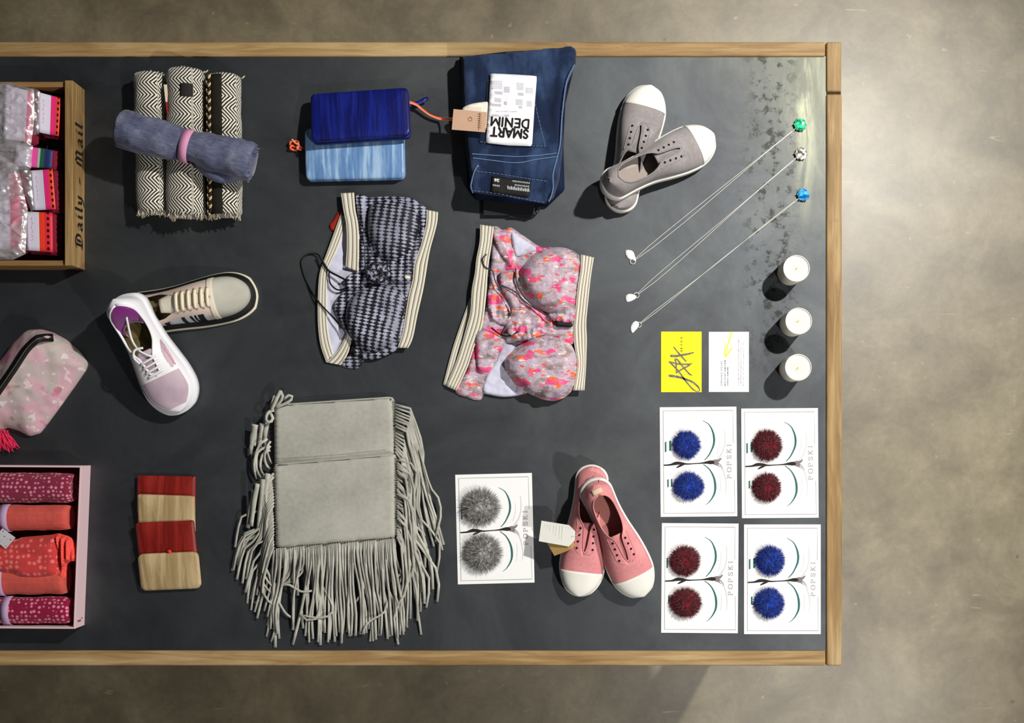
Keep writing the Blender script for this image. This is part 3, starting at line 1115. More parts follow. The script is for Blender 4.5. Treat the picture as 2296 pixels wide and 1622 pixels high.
# the blue grey scarf lying across the throws
def slub(t):
    u, v = t.uv()
    n = t.noise(1.0, 3, vec=t.vec(u * 260, v * 60))
    n2 = t.noise(18, 4, .6)
    c = t.ramp(n2 * .65 + n * .35, [(.32, (58, 60, 88)), (.5, (94, 98, 124)), (.66, (128, 132, 150))])
    return c
SLUB = mat('blue_slub_cotton', rough=.95, spec=.1, sheen=.2, custom=slub, bump=(240, .5, .0012))
z = .0815
p0, p1 = W(266, 287, z), W(566, 367, z)
t = thing('rolled_scarf', 'rolled blue grey cotton scarf with a pink paper band, lying across the herringbone throws', 'scarf', W(416, 325, z, 0))
def rf(s):
    return 1.10 - .22 * math.exp(-((s - .52) / .10) ** 2) + .10 * max(0, (s - .6)) * 2 - .06 * max(0, (.3 - s))
roll('cloth', p0, p1, .0315, SLUB, t, z, squash=.78, seed=41, rfun=rf, flap=.16, th0=5.4, lump=.13, n=60, ridge=.07)
d = (p1 - p0); d.z = 0; d.normalize()
c = p0.lerp(p1, .515)
band_on('paper_band', c, d, .0302, .0165, mat('pink_band', (206, 142, 178), rough=.6), t, z, .80)
fringe_at(t, p1, d, .034, 60, .006, 77, SLUB, z, .8)
# loose folds on the lower side
for k, (A_, w_) in enumerate((([(432, 338), (450, 370), (490, 398), (530, 404)], .022), ([(256, 322), (300, 331), (350, 343), (396, 350)], .020), ([(470, 352), (500, 380), (528, 398), (538, 385)], .016))):
    P = [tuple(q) for q in catmull(A_, False, 5)]
    nn = len(P)
    V, F, uv = tube_vf([W(q[0], q[1], z - .012, z - .018 + .008 * math.sin(math.pi * i / (nn - 1))) for i, q in enumerate(P)], [w_ * .5 * (.25 + .75 * math.sin(math.pi * (i + .3) / (nn - .4))) for i in range(nn)], 10)
    mo('fold', V, F, SLUB, t, uv=uv)
# ------------------------------------------------------------------ wooden crate with packets
CT = .058
t = thing('wooden_crate', 'open wooden crate with black blackletter writing on its end, full of plastic packets', 'crate', W(-40, 385, CT, 0))
TCR = t
def cw(px, py, z):   # upright walls: footprint fixed by the rim
    return W(px, py, CT, z)
def cbox(nm, x0, x1, y0, y1, z0, z1, m):
    a, b = cw(x0, y1, 0), cw(x1, y0, 0)
    V, F = box(a.x, b.x, a.y, b.y, TZ + z0, TZ + z1)
    return bevel(flat(mo(nm, V, F, m, t, smooth=False)), .0012, 2)
cbox('end_board', 145, 163, 180, 596, 0, CT, CRATE_Y)
cbox('end_board', -262, -244, 180, 596, 0, CT, CRATE_Y)
cbox('side_board', -243.5, 144.5, 181, 193, 0, CT - .006, CRATE_X)
cbox('side_board', -243.5, 144.5, 583, 595, 0, CT - .006, CRATE_X)
cbox('bottom_board', -243, 144, 194, 582, .001, .006, mat('crate_inside', (52, 30, 34), rough=.9))
# blackletter on the outer face of the end board
xf = cw(163, 0, 0).x + .0003
y0 = cw(0, 552, 0).y
def lmk(u, v):   # u along the board (towards -row), v up, in cm
    return Vector((xf, y0 + u * .01, TZ + .013 + v * .01))
GOTH = {
    'D': [[(.25, .1), (.25, 2.4)], [(-.15, 2.2), (.3, 2.5), (.9, 2.45), (1.35, 2.0), (1.5, 1.3), (1.4, .6), (1.0, .1), (.5, 0), (-.15, .15)], [(.75, .6), (.75, 1.9)]],
    'a': [[(.1, 1.3), (.5, 1.6), (.8, 1.3), (.8, .2), (1.05, 0)], [(.8, .9), (.3, .7), (.1, .3), (.4, 0), (.8, .3)]],
    'i': [[(.2, 1.5), (.3, 1.4), (.3, .2), (.55, 0)], [(.25, 2.1), (.4, 2.25)]],
    'l': [[(.2, 2.6), (.3, 2.4), (.3, .2), (.55, 0)]],
    'y': [[(.1, 1.5), (.3, 1.3), (.3, .4), (.6, .1), (.9, .4)], [(.95, 1.6), (.95, .1), (.6, -.5), (.1, -.6)]],
    'M': [[(.0, 0), (.2, .2), (.25, 2.2), (.5, 2.5)], [(.5, 2.5), (.9, 1.9), (.9, .1)], [(.9, 1.9), (1.2, 2.5), (1.6, 2.1), (1.6, .2), (1.9, 0)]],
    '-': [[(.1, .9), (.75, 1.05)]],
}
acc = Acc()
u = 0.25
wid = {'D': 1.95, 'a': 1.35, 'i': .85, 'l': .85, 'y': 1.4, 'M': 2.3, '-': 1.1, ' ': 1.1}
TXT = 'Daily - Mail'
for ch in TXT:
    if ch != ' ':
        pen([[(u * 1.5 + p[0] * 1.5, p[1] * 1.28) for p in st] for st in GOTH[ch]], lmk, nib=(.58, .16, .75), acc=acc)
    u += wid[ch] * 1.06
acc.F = [f if (acc.V[f[1]] - acc.V[f[0]]).cross(acc.V[f[2]] - acc.V[f[0]]).x > 0 else f[::-1] for f in acc.F]
for i, v in enumerate(acc.V):
    v.z = min(v.z, TZ + CT - .002)
for k_, v in enumerate(acc.V):
    v.x = xf + (v.z - v.z) + .00000
n_ = 0
for f in acc.F:
    n_ += 1
    for i in f:
        acc.V[i].x = xf + n_ * 4e-6
acc.build('lettering', INK, t, smooth=False)

FILM = film_mat('clear_film', (252, 246, 250), milk=.14, gloss=.18)
FILM2 = film_mat('milky_film', (250, 240, 246), milk=.26, gloss=.16)
def stripes(stops):
    """hard bands across u; entries (upto, colour[, spot colour])"""
    def f(t):
        u, v = t.uv()
        c = None
        for up, col in stops[::-1]:
            c = t.mix(u.lt(up), c, col) if c is not None else t.mix(0.0, col, col)
        return c
    return f
PINK, ORG, WH_, BLK = (244, 52, 128), (238, 74, 46), (226, 222, 240), (50, 12, 20)
def dots_card(split, cols, dot=BLK, du=.90, script=(226, 120, 170), cloth=(120, 15, 40)):
    def f(t):
        u, v = t.uv()
        c = stripes([(split, WH_)] + cols)(t)
        # a row of dark dots near the far edge
        fy = (v * 6.5).frac() - 0.5
        du_ = (u - du) * 4.2
        dd = (fy * fy + du_ * du_ * 1.6)
        c = t.mix(dd.lt(.075), c, dot)
        # hand lettering, a wavy broken line
        ln = ((u - .24) + (v * 34).sin() * .022 + (v * 77).sin() * .012).abs().lt(.022) * (v * 9.0).frac().lt(.72) * v.gt(.25) * v.lt(.85)
        return t.mix(ln * .65, c, script)
    return f
MP1 = mat('packet_card_pink', rough=.5, custom=dots_card(.56, [(.8, PINK), (2, ORG)]))
MP2 = mat('packet_card_striped', rough=.5, custom=stripes([(.40, WH_), (.60, (240, 88, 170)), (.66, (170, 200, 180)), (.78, (40, 96, 74)), (2, (44, 52, 104))]))
MP4 = mat('packet_card_orange', rough=.5, custom=dots_card(.52, [(.72, (244, 66, 40)), (2, (222, 44, 62))], du=.84))
MP0 = mat('packet_card_white', rough=.5, custom=dots_card(.80, [(2, (236, 70, 130))], dot=(236, 70, 130), du=1.5, script=(214, 90, 140)))
MP5 = mat('packet_cloth', rough=.9, custom=lambda t: t.ramp(t.uv()[0] * 2.0 + t.noise(20, 2) * .1, [(0, (120, 22, 48)), (.3, (60, 12, 34)), (.55, (30, 26, 56)), (.8, (90, 14, 28))], const=True))
def packet(lab, quad, m, film, z, tilt=0.0, fm=FILM, seed=0):
    cx, cy = np.mean([q[0] for q in quad]), np.mean([q[1] for q in quad])
    t = thing('packet', lab, 'packet', W(cx, cy, z, z - .022), group='plastic packets in the crate')
    V, uv = [], []
    n = 8
    for j in range(n + 1):
        for i in range(n + 1):
            a, b = i / n, j / n
            p = (1 - a) * (1 - b) * np.array(quad[0], float) + a * (1 - b) * np.array(quad[1], float) + a * b * np.array(quad[2], float) + (1 - a) * b * np.array(quad[3], float)
            V.append(W(p[0], p[1], z, z + tilt * (a - .5) + .0016 * math.sin(a * 4 + seed)))
            uv.append((a, 1 - b))
    F = [(j * (n + 1) + i, (j + 1) * (n + 1) + i, (j + 1) * (n + 1) + i + 1, j * (n + 1) + i + 1) for j in range(n) for i in range(n)]
    solid(mo('header_card', V, F, m, t, uv=uv), .0008, -1)
    g = 4
    ql = [(q[0] + (-g if q[0] < cx else g * 2.4), q[1] + (-g if q[1] < cy else g)) for q in quad]
    puff('folded_cloth', ql, dome(.016, 6), MP5, t, z0=z - .021, zr=z, cell=7, smooth_outline=False)
    ph = seed * 3.7
    def fh(x, y, d):
        w = np.array([(1 - abs(nz(a * .022 + b * .02 + ph, b * .045 - a * .02, ph)) * 2.4) ** 2 + .25 * (1 - abs(nz(a * .07, b * .12 + ph, 2.0)) * 2) for a, b in zip(x, y)])
        return np.minimum(d / 8, 1) * (.0026 + .0055 * w)
    puff('plastic_film', film, fh, fm, t, z0=z + .0006, zr=z, cell=3.5, smooth_outline=False, bottom=False)
ZC = .044
packet('plastic packet with a pink script card, at the top left of the wooden crate', [(14, 190), (72, 206), (66, 318), (8, 312)], MP0,
       [(-60, 180), (20, 186), (76, 200), (78, 260), (70, 326), (30, 340), (-60, 335)], .052, -.006, FILM2, 1)
packet('plastic packet with a white and pink dotted card, in the top corner of the crate', [(86, 207), (136, 219), (131, 305), (86, 297)], MP1,
       [(66, 186), (78, 198), (90, 204), (88, 300), (76, 304), (66, 300)], ZC, 0, FILM, 2)
packet('plastic packet with white, pink, green and navy bands, second from the crate top', [(36, 324), (119, 337), (116, 378), (32, 372)], MP2,
       [(-50, 330), (38, 318), (74, 326), (70, 378), (20, 384), (-50, 400)], ZC + .003, 0, FILM2, 3)
packet('plastic packet with a white and pink dotted card, third from the crate top', [(66, 382), (119, 380), (126, 470), (73, 471)], MP1,
       [(-80, 400), (20, 378), (58, 374), (68, 380), (76, 470), (70, 476), (58, 440), (-80, 480)], ZC + .004, .002, FILM, 4)
packet('plastic packet with a white and orange dotted card, lowest in the crate', [(55, 474), (118, 478), (119, 566), (58, 561)], MP4,
       [(-90, 470), (40, 466), (56, 472), (60, 480), (58, 560), (46, 574), (-90, 580)], ZC, 0, FILM2, 5)
packet('milky crinkled plastic packet with red script, at the picture edge in the crate', [(-70, 386), (44, 388), (48, 560), (-70, 560)], MP0,
       [(-130, 340), (0, 345), (40, 372), (62, 470), (58, 570), (30, 583), (-130, 583)], .050, 0, FILM2, 6)

# ------------------------------------------------------------------ pink box with rolled scarves
BT = .046
def bw(px, py, z):
    return W(px, py, BT, z)
t = thing('pink_box', 'open pale pink cardboard box holding red and coral rolled scarves', 'box', W(-40, 1228, BT, 0))
PKB = mat('pale_pink_card', (222, 192, 198), rough=.7, var=(14, .04))
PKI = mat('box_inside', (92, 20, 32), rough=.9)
TR, BR = np.array((182.5, 1045.)), np.array((168., 1411.))
ex = np.array((-1.0, -.006)); 
TL, BL = TR + ex * 470, BR + ex * 470
def wall(nm, a, b, thick, inward, m):
    d = (b - a) / np.linalg.norm(b - a)
    nrm = np.array((-d[1], d[0])) * thick
    if nrm @ inward < 0:
        nrm = -nrm
    P = [a, b, b + nrm, a + nrm]
    V = [bw(p[0], p[1], z) for z in (0.0, BT) for p in P]
    F = [(0, 1, 2, 3), (4, 5, 6, 7), (0, 1, 5, 4), (1, 2, 6, 5), (2, 3, 7, 6), (3, 0, 4, 7)]
    o = mo(nm, V, F, m, t, smooth=False)
    bm = bmesh.new(); bm.from_mesh(o.data); bmesh.ops.recalc_face_normals(bm, faces=bm.faces); bm.to_mesh(o.data); bm.free()
    return bevel(o, .0006, 1)
inn = np.array((-1., 0.))
wall('box_wall', TR, BR, 4.0, np.array((-1., 0.)), PKB)
wall('box_wall', TL, BL, 4.0, np.array((1., 0.)), PKB)
wall('box_wall', TL + np.array((4.2, 0)), TR - np.array((4.2, 0)), 4.0, np.array((0., 1.)), PKB)
wall('box_wall', BL + np.array((4.2, 0)), BR - np.array((4.2, 0)), 4.0, np.array((0., -1.)), PKB)
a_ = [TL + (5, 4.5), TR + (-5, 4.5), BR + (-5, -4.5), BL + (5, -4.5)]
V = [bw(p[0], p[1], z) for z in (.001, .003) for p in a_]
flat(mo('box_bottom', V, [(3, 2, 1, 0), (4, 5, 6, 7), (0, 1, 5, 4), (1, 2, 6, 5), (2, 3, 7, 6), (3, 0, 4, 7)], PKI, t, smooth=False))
# small dark print on the end wall: two short lines
f0, f1 = bw(*BR, 0), bw(*TR, 0)
dv = (f1 - f0).normalized(); nv = Vector((dv.y, -dv.x, 0)).normalized()
if nv.x < 0: nv = -nv
acc = Acc()
for (u0, u1, z0, z1) in ((.0105, .0145, .019, .030), (.0152, .0175, .012, .019), (.0112, .0150, .0305, .036)):
    V = [f0 + dv * u0 + nv * .0004 + Vector((0, 0, z0)), f0 + dv * u1 + nv * .0004 + Vector((0, 0, z0 + .001)), f0 + dv * u1 + nv * .0004 + Vector((0, 0, z1)), f0 + dv * u0 + nv * .0004 + Vector((0, 0, z1 - .001))]
    acc.add(V, [(0, 1, 2, 3)])
acc.build('faded_print', mat('faded_ink', (126, 84, 92), rough=.8), t, smooth=False)

def spots(base, dot, sc=118.0, rad=.40, n2=.25):
    def f(t):
        u, v = t.uv()
        d = t.voro(sc, vec=t.vec(u, v), rnd=.45)
        c = t.mix(d.smooth(rad, rad - .12), base, dot)
        return t.scale(c, t.noise(40, 3) * n2 * 2 + (1 - n2))
    return f
def checks(a, b):
    def f(t):
        u, v = t.uv()
        g = ((v / .012).frac().lt(.10) + (u / .010).frac().lt(.14)).min(1.0)
        return t.scale(t.mix(g * .45, a, b), t.noise(70, 3) * .5 + .75)
    return f
BURG = mat('burgundy_spotted_cotton', rough=.9, spec=.1, sheen=.2, custom=spots((132, 40, 66), (214, 134, 156)), bump=(130, .3, .001))
MAGE = mat('magenta_spotted_cotton', rough=.9, spec=.1, sheen=.2, custom=spots((140, 22, 58), (224, 130, 160)), bump=(130, .3, .001))
CORA = mat('coral_checked_cotton', rough=.9, spec=.1, sheen=.2, custom=checks((204, 82, 72), (190, 104, 98)), bump=(150, .4, .001))
CORS = mat('coral_spotted_cotton', rough=.9, spec=.1, sheen=.2, custom=spots((198, 62, 62), (232, 116, 112), 92), bump=(130, .4, .001))
LILB = mat('lilac_band', (178, 150, 184), rough=.6)
def scarf(lab, y0, y1, xr, m, z=None, band=None, seed=0, tag=False, sq=.85, ang=0.0):
    r = (y1 - y0) / 2 * S * .985
    z = z if z is not None else r * sq + .003
    yc = (y0 + y1) / 2
    xl = -262
    p0, p1 = W(xl, yc - ang, z), W(xr, yc, z)
    t = thing('rolled_scarf', lab, 'scarf', W(40, yc, z, z - r * sq), group='rolled scarves in the pink box')
    roll('cloth', p0, p1, r, m, t, z, squash=sq, seed=seed, th0=3.9, lump=.07)
    d = (p1 - p0); d.z = 0; d.normalize()
    if band:
        b0, b1 = band
        c = W((b0 + b1) / 2, yc, z)
        band_on('paper_band', c, d, r * 1.07, (b1 - b0) * S, LILB, t, z, sq)
    return t, r, z, d, p1
scarf('burgundy spotted rolled scarf, first in the pink box', 1062, 1128, 168, BURG, seed=3)
scarf('coral checked rolled scarf with a lilac band, just below the burgundy spotted one', 1133, 1190, 160, CORA, band=(7, 26), seed=5)
scarf('coral checked rolled scarf with a lilac band, partly under the loose red spotted one', 1262, 1333, 152, CORA, band=(-8, 15), seed=9, sq=.7)
scarf('magenta spotted rolled scarf with a lilac band, last in the pink box', 1340, 1399, 163, MAGE, band=(13, 30), seed=11)
# the loose one on top
t = thing('folded_scarf', 'loose coral red spotted scarf with a frayed end, on top in the pink box', 'scarf', W(40, 1245, .05, .028))
def fh(x, y, d):
    w = np.array([nz(a * .012, b * .05, 5.0) for a, b in zip(x, y)])
    return np.sqrt(np.clip(1 - (1 - np.minimum(d / 26, 1)) ** 2, 0, 1)) * (.024 + .006 * w)
puff('cloth', [(-262, 1215), (0, 1213), (40, 1207), (100, 1202), (126, 1200), (132, 1230), (131, 1270), (124, 1293), (90, 1302), (40, 1300), (0, 1290), (-262, 1290)], fh, CORS, t, z0=.030, zr=.05, cell=5)
def fh2(x, y, d):
    return np.sqrt(np.clip(1 - (1 - np.minimum(d / 9, 1)) ** 2, 0, 1)) * (.018 + .006 * np.sin(x * .55))
puff('frayed_end', [(120, 1200), (135, 1201), (152, 1208), (162, 1225), (165, 1258), (150, 1262), (141, 1275), (140, 1298), (128, 1294), (133, 1260), (126, 1230)], fh2, mat('bright_coral_cotton', (240, 84, 74), rough=.9, var=(120, .25)), t, z0=.032, zr=.048, cell=3.5, label='bright frayed end')
tg = thing('price_tag', 'small white paper price tag among the rolled scarves in the pink box', 'tag', W(12, 1200, .05, .044))
V = [W(px, py, .055, .0575 + dz) for px, py, dz in ((-14, 1208, 0), (8, 1185, .002), (36, 1206, 0), (12, 1232, -.004))]
solid(flat(mo('paper', V, [(0, 3, 2, 1)], mat('tag_print', rough=.7, custom=lambda t: t.mix(t.voro(170, out='Distance').lt(.22), (206, 200, 206), (86, 84, 98))), tg, smooth=False)), .0006)
# ------------------------------------------------------------------ wallets
def satin(a, b, c, ax=1):
    def f(t):
        x, y, z = t.obj()
        n = t.noise(1.0, 4, .6, vec=t.vec(x * 75, y * 7, z * 7), dist=.5)
        return t.ramp(n, [(.30, a), (.48, b), (.64, c)])
    return f
def satin_b(t):
    x, y, z = t.obj()
    return t.noise(1.0, 3, .5, vec=t.vec(x * 60, y * 6, z * 6), dist=.4)
def satin_mat(nm, a, b, c, rough=.42):
    return mat(nm, rough=rough, spec=.5, custom=satin(a, b, c), bcustom=satin_b, bump=(1, .35, .004))
ROYAL = satin_mat('royal_blue_satin', (2, 8, 66), (5, 16, 94), (16, 32, 124))
SKY = satin_mat('pale_blue_satin', (78, 112, 160), (104, 142, 190), (164, 194, 224), .36)
REDS = satin_mat('red_satin', (100, 15, 11), (122, 22, 16), (146, 36, 27), .45)
BEIGE = satin_mat('beige_satin', (148, 124, 84), (172, 148, 106), (198, 176, 136), .45)
ZIPD = mat('zip_tape', (20, 24, 60), rough=.7)
def ring_slab(a, L, Wd, prof, rc, seed=0, bulge=0.0):
    """rounded slab: prof = (inset, z) rings"""
    V, F = [], []
    n = None
    for ins, z in prof:
        x, y = L / 2 - ins, Wd / 2 - ins
        P = roundpoly([(-x, -y), (x, -y), (x, y), (-x, y)], max(rc - ins * .6, .0008), 6)
        n = len(P)
        V += [(p[0], p[1], z + .0006 * nz(p[0] * 60, p[1] * 60, seed)) for p in P]
    for i in range(len(prof) - 1):
        for k in range(n):
            k2 = (k + 1) % n
            F.append((i * n + k, i * n + k2, (i + 1) * n + k2, (i + 1) * n + k))
    F.append(tuple(range(n))[::-1])
    F.append(tuple((len(prof) - 1) * n + k for k in range(n)))
    a.add(V, F)
def wallet(name, label, cat, c, rot, L, Wd, Tk, m, zipm, rc=.012, group=None):
    t = thing(name, label, cat, c, rot, group)
    a = Acc()
    h = Tk
    for z0, z1 in ((0, .46 * h), (.54 * h, h)):
        b = (z1 - z0)
        if z0 == 0:
            prof = [(.006, 0), (.0025, .0006), (.0006, .002), (.0, b * .6), (.0012, b)]
        else:
            prof = [(.0012, z0), (.0, z0 + b * .4), (.0004, z1 - .003), (.0022, z1 - .0011), (.0055, z1 - .0002), (.011, z1 + .0004), (Wd * .3, z1 + .0012), (Wd * .45, z1 + .0014)]
        ring_slab(a, L, Wd, prof, rc)
    a.build('shell', m, t, local=True)
    a = Acc()
    ring_slab(a, L, Wd, [(.0022, .44 * h), (.0016, .5 * h), (.0022, .56 * h)], rc)
    a.build('zip', zipm, t, local=True)
    return t
ang = math.radians
z = .012
t = wallet('wallet', 'pale blue satin zip wallet, partly under the royal blue one', 'wallet', W(795, 344, .02, 0.0), (0, 0, ang(1.2)), 224 * S * .985, 117 * S * .985, .022, SKY, mat('steel_zip', (120, 150, 185), rough=.4))
CORD = mat('orange_cord', (238, 98, 58), rough=.7, var=(300, .25))
CORDP = mat('peach_cord', (240, 150, 118), rough=.7)
kn = [(650, 325), (654, 318), (664, 316), (670, 322), (664, 329), (655, 327), (652, 334), (663, 336), (672, 331), (682, 333)]
kn = [tuple(q) for q in catmull(kn, False, 5)]
tube('cord_knot', [W(q[0], q[1], .006, .006 + .003 * math.sin(i * .5)) for i, q in enumerate(kn)], .0022, CORD, t, 7, label='knotted orange cord')
kn = [tuple(q) for q in catmull([(655, 313), (662, 321), (672, 327), (666, 333), (676, 337)], False, 5)]
tube('cord_knot', [W(q[0], q[1], .008, .010) for q in kn], .0018, CORDP, t, 7, label='knotted peach cord')
t = wallet('wallet', 'royal blue satin zip wallet with an orange cord and paper tag', 'wallet', W(810, 266, .027, .0195), (ang(-13.5), ang(0), ang(3.9)), 221 * S * .985, 118 * S * .985, .023, ROYAL, ZIPD)
def cpath(P, z, n=6):
    return [W(q[0], q[1], z, z + 0.001 * math.sin(i * .9)) for i, q in enumerate(catmull(P, False, n))]
for off, m in ((0, CORD), (2.6, CORDP)):
    P = [(918, 228 + off), (934, 234 + off), (946, 244 + off), (965, 258 + off * .6), (990, 266 + off), (1010, 266 + off), (1024, 268 + off * .5)]
    zs = np.interp(np.arange(len(catmull(P, False, 6))), [0, 10, 24, 34, 40], [.020, .012, .010, .045, .066])
    tube('cord', [W(q[0], q[1], zz, zz) for q, zz in zip(catmull(P, False, 6), zs)], .0017, m, t, 7, label='orange cord')
P = [(922, 236, .014), (936, 232, .014), (950, 225, .013), (960, 221, .012)]
ribbon('zip_pull', [W(p[0], p[1], p[2], p[2]) for p in P], .0075, .0018, ROYAL, t, label='royal blue leather zip pull')
KRAFT = mat('kraft_paper', (196, 160, 134), rough=.8, var=(60, .06))
KTZ = .0665
quad = [(1017, 245), (1092, 252), (1088, 297), (1013, 291)]
V = [W(p[0], p[1], KTZ, z) for z in (KTZ, KTZ + .0009) for p in quad]
flat(mo('paper_tag', V, [(0, 1, 2, 3), (7, 6, 5, 4), (0, 4, 5, 1), (1, 5, 6, 2), (2, 6, 7, 3), (3, 7, 4, 0)], KRAFT, t, smooth=False, label='tan paper tag'))
acc = Acc()
mk = lambda x, y: W(x, y, KTZ, KTZ + .00105)
pen([sm([(1054 + 4.2 * math.cos(a), 268 + 4.2 * math.sin(a), .7) for a in np.linspace(0, 6.0, 12)], 2), [(1055, 262, .8), (1056, 266, .8)]], mk, acc=acc)
pen([[(1076, 254, 1.0), (1073, 292, 1.0)]], mk, acc=acc)
for y in (256, 261, 266, 271, 276, 281, 286):
    pen([[(1071, y, .7), (1079, y + 1.5, .7)]], mk, acc=acc)
up_fix(acc).build('tag_print', mat('brown_ink', (122, 92, 74), rough=.8), t, smooth=False)

# shingled stack of four small wallets: each rests its near edge on the table and its far edge on the one before
Wd, Tk = 84 * S, .0115
tilt = ang(10.5)
for i, (nm, cx, cy, m, rz, lab) in enumerate((
        ('purse', 371, 1110, REDS, -1.0, 'red satin purse at the far end of the overlapping red and beige stack'),
        ('purse', 374, 1151, BEIGE, -2.0, 'beige satin purse between the two red purses'),
        ('purse', 374, 1210, REDS, 2.5, 'red satin purse with a bright pull tab, between the two beige purses'),
        ('purse', 381, 1280, BEIGE, 2.4, 'beige satin purse lying on top of the overlapping stack, fully visible'))):
    lift = 0.0004 if i == 0 else math.sin(tilt) * Wd / 2 + .0006
    p = W(cx, cy, .012, lift)
    L = (131, 128, 131, 136)[i] * S * .985
    t = wallet(nm, lab, 'purse', p, (ang(0) if i == 0 else -(-tilt) * 1.0, 0, ang(rz)), L, Wd, Tk, m, mat('zip_' + str(i), ((96, 16, 16), (150, 128, 100))[i % 2], rough=.6), rc=(.003, .004, .005, .012)[i])
    if i == 2:
        ribbon('zip_pull', [W(384, 1243, .019, .019), (W(380, 1236, .020, .020)), W(374, 1238, .019, .018)][::-1], .006, .0012, mat('bright_red', (226, 60, 48), rough=.5), t, label='bright red zip pull')

# ------------------------------------------------------------------ jeans
def denim(t):
    u, v = t.uv()
    n = t.noise(9, 5, .6)
    tw = ((u * 1.0 + v * 1.6) / .0016).frac().ping(.5)
    f = t.noise(1.0, 3, vec=t.vec(u * 30, v * 9))
    c = t.ramp(n * .6 + f * .4, [(.30, (14, 21, 40)), (.5, (26, 39, 66)), (.66, (58, 78, 112))])
    return t.scale(c, tw * .5 + .87)
DENIM = mat('blue_denim', rough=.92, spec=.12, sheen=.15, custom=denim, bump=(420, .35, .0006))
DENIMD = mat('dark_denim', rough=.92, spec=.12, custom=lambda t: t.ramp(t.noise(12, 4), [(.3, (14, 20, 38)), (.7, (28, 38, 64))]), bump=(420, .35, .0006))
THREAD = mat('pale_thread', (112, 138, 178), rough=.8)
t = thing('jeans', 'folded dark blue jeans with a white paper tag, overlapping the oak rail', 'jeans', W(1150, 290, .03, RZ + .0005))
TJ = t
JB = RZ + .0008
def fold_h(H0, r, seed, amp=.0025):
    def f(x, y, d):
        e = np.sqrt(np.clip(1 - (1 - np.minimum(d / r, 1)) ** 2, 0, 1))
        w = np.array([nz(a * .018 + seed, b * .010, seed) + .5 * nz(a * .05, b * .03 + seed, seed) for a, b in zip(x, y)])
        return H0 * (.30 + .70 * e) + amp * w * e
    return f
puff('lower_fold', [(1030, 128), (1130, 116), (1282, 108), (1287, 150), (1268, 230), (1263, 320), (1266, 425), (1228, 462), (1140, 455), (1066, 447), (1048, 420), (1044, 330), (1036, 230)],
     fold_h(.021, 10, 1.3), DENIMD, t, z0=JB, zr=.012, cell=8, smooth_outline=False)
def jh(x, y, d):
    e = np.sqrt(np.clip(1 - (1 - np.minimum(d / 14, 1)) ** 2, 0, 1))
    w = np.array([nz(a * .016, b * .009, 4.4) + .5 * nz(a * .045, b * .028, 8.0) for a, b in zip(x, y)])
    # long soft creases on the leg side
    cr = np.exp(-(((x - (1218 + (y - 200) * .25)) / 9) ** 2)) * np.clip((y - 130) / 60, 0, 1) * np.clip((330 - y) / 80, 0, 1)
    cr2 = np.exp(-(((x - (1250 - (y - 130) * .12)) / 7) ** 2)) * np.clip((300 - y) / 80, 0, 1)
    return .024 * (.25 + .75 * e) + (.0022 * w - .004 * cr - .003 * cr2) * e
JTOP = JB + .021
puff('upper_fold', roundpoly([(1033, 122), (1130, 115), (1220, 105), (1284, 99), (1293, 108), (1292, 138), (1272, 182), (1262, 260), (1262, 330), (1254, 400), (1240, 444), (1205, 446), (1064, 428), (1053, 400), (1044, 330), (1036, 240)], 7, 4),
     jh, DENIM, t, z0=JTOP, zr=.045, cell=5, smooth_outline=False)
JZ = JTOP + .0235
def jz(px, py):
    x, y = np.array([px], float), np.array([py], float)
    return JTOP + float(jh(x, y, np.array([40.]))[0])
def flat_patch(nm, poly, m, dz, r=3, parent=TJ, thick=.0016, cell=6, **k):
    def h(x, y, d):
        return np.array([jz(a, b) for a, b in zip(x, y)]) - JTOP + dz - .0012 * (1 - np.minimum(d / 3, 1))
    return solid(puff(nm, roundpoly(poly, r, 3), h, m, parent, z0=JTOP, zr=JZ, cell=cell, smooth_outline=False, bottom=False, **k), thick, -1)
flat_patch('back_pocket', [(1092, 178), (1196, 186), (1203, 240), (1226, 332), (1148, 330), (1072, 322), (1086, 250)], DENIM, .0016)
flat_patch('waistband', [(1066, 383), (1110, 389), (1170, 399), (1229, 406), (1231, 430), (1224, 459), (1180, 452), (1120, 440), (1058, 433), (1060, 405)], DENIM, .0048, thick=.0045)
def stitch(P, dash=True, parent=TJ, r=.00055, dz=.0022, name='stitching', m=THREAD):
    C = resample(catmull(P, False, 8), 3.0)
    acc = Acc()
    for i in range(len(C) - 1):
        if dash and i % 3 == 2:
            continue
        a, b = C[i], C[i + 1]
        V, F, uv = tube_vf([W(a[0], a[1], JZ, jz(*a) + dz), W(b[0], b[1], JZ, jz(*b) + dz)], r, 5)
        acc.add(V, F)
    o = acc.build(name, m, parent)
    o['kind'] = 'stuff'
    return o
stitch([(1076, 319), (1148, 327), (1222, 329)])
stitch([(1222, 328), (1201, 240), (1195, 190)])
stitch([(1058, 346), (1110, 349), (1160, 352), (1200, 350), (1248, 344)], dash=False, r=.0009, dz=.0012)
stitch([(1060, 355), (1110, 361), (1160, 366), (1205, 358), (1248, 352)], dash=False, r=.0009, dz=.0012)
stitch([(1069, 386), (1120, 392), (1180, 402), (1228, 409)], dz=.0056)
stitch([(1062, 430), (1120, 437), (1180, 449), (1222, 456)], dz=.0056)
def seam(nm, P, r, m, dz=.001):
    C = catmull(P, False, 8)
    return tube(nm, [W(q[0], q[1], JZ, jz(*q) + dz) for q in C], r, m, TJ, 7)
SEAMM = mat('seam_denim', (92, 116, 152), rough=.85, var=(200, .3))
seam('side_seam', [(1288, 146), (1270, 186), (1260, 260), (1256, 320), (1250, 350), (1240, 390), (1240, 420), (1236, 440), (1230, 453)], .0016, SEAMM, .0004)
seam('side_seam', [(1072, 371), (1064, 386), (1058, 408), (1056, 420), (1061, 434)], .0016, SEAMM, .0026)
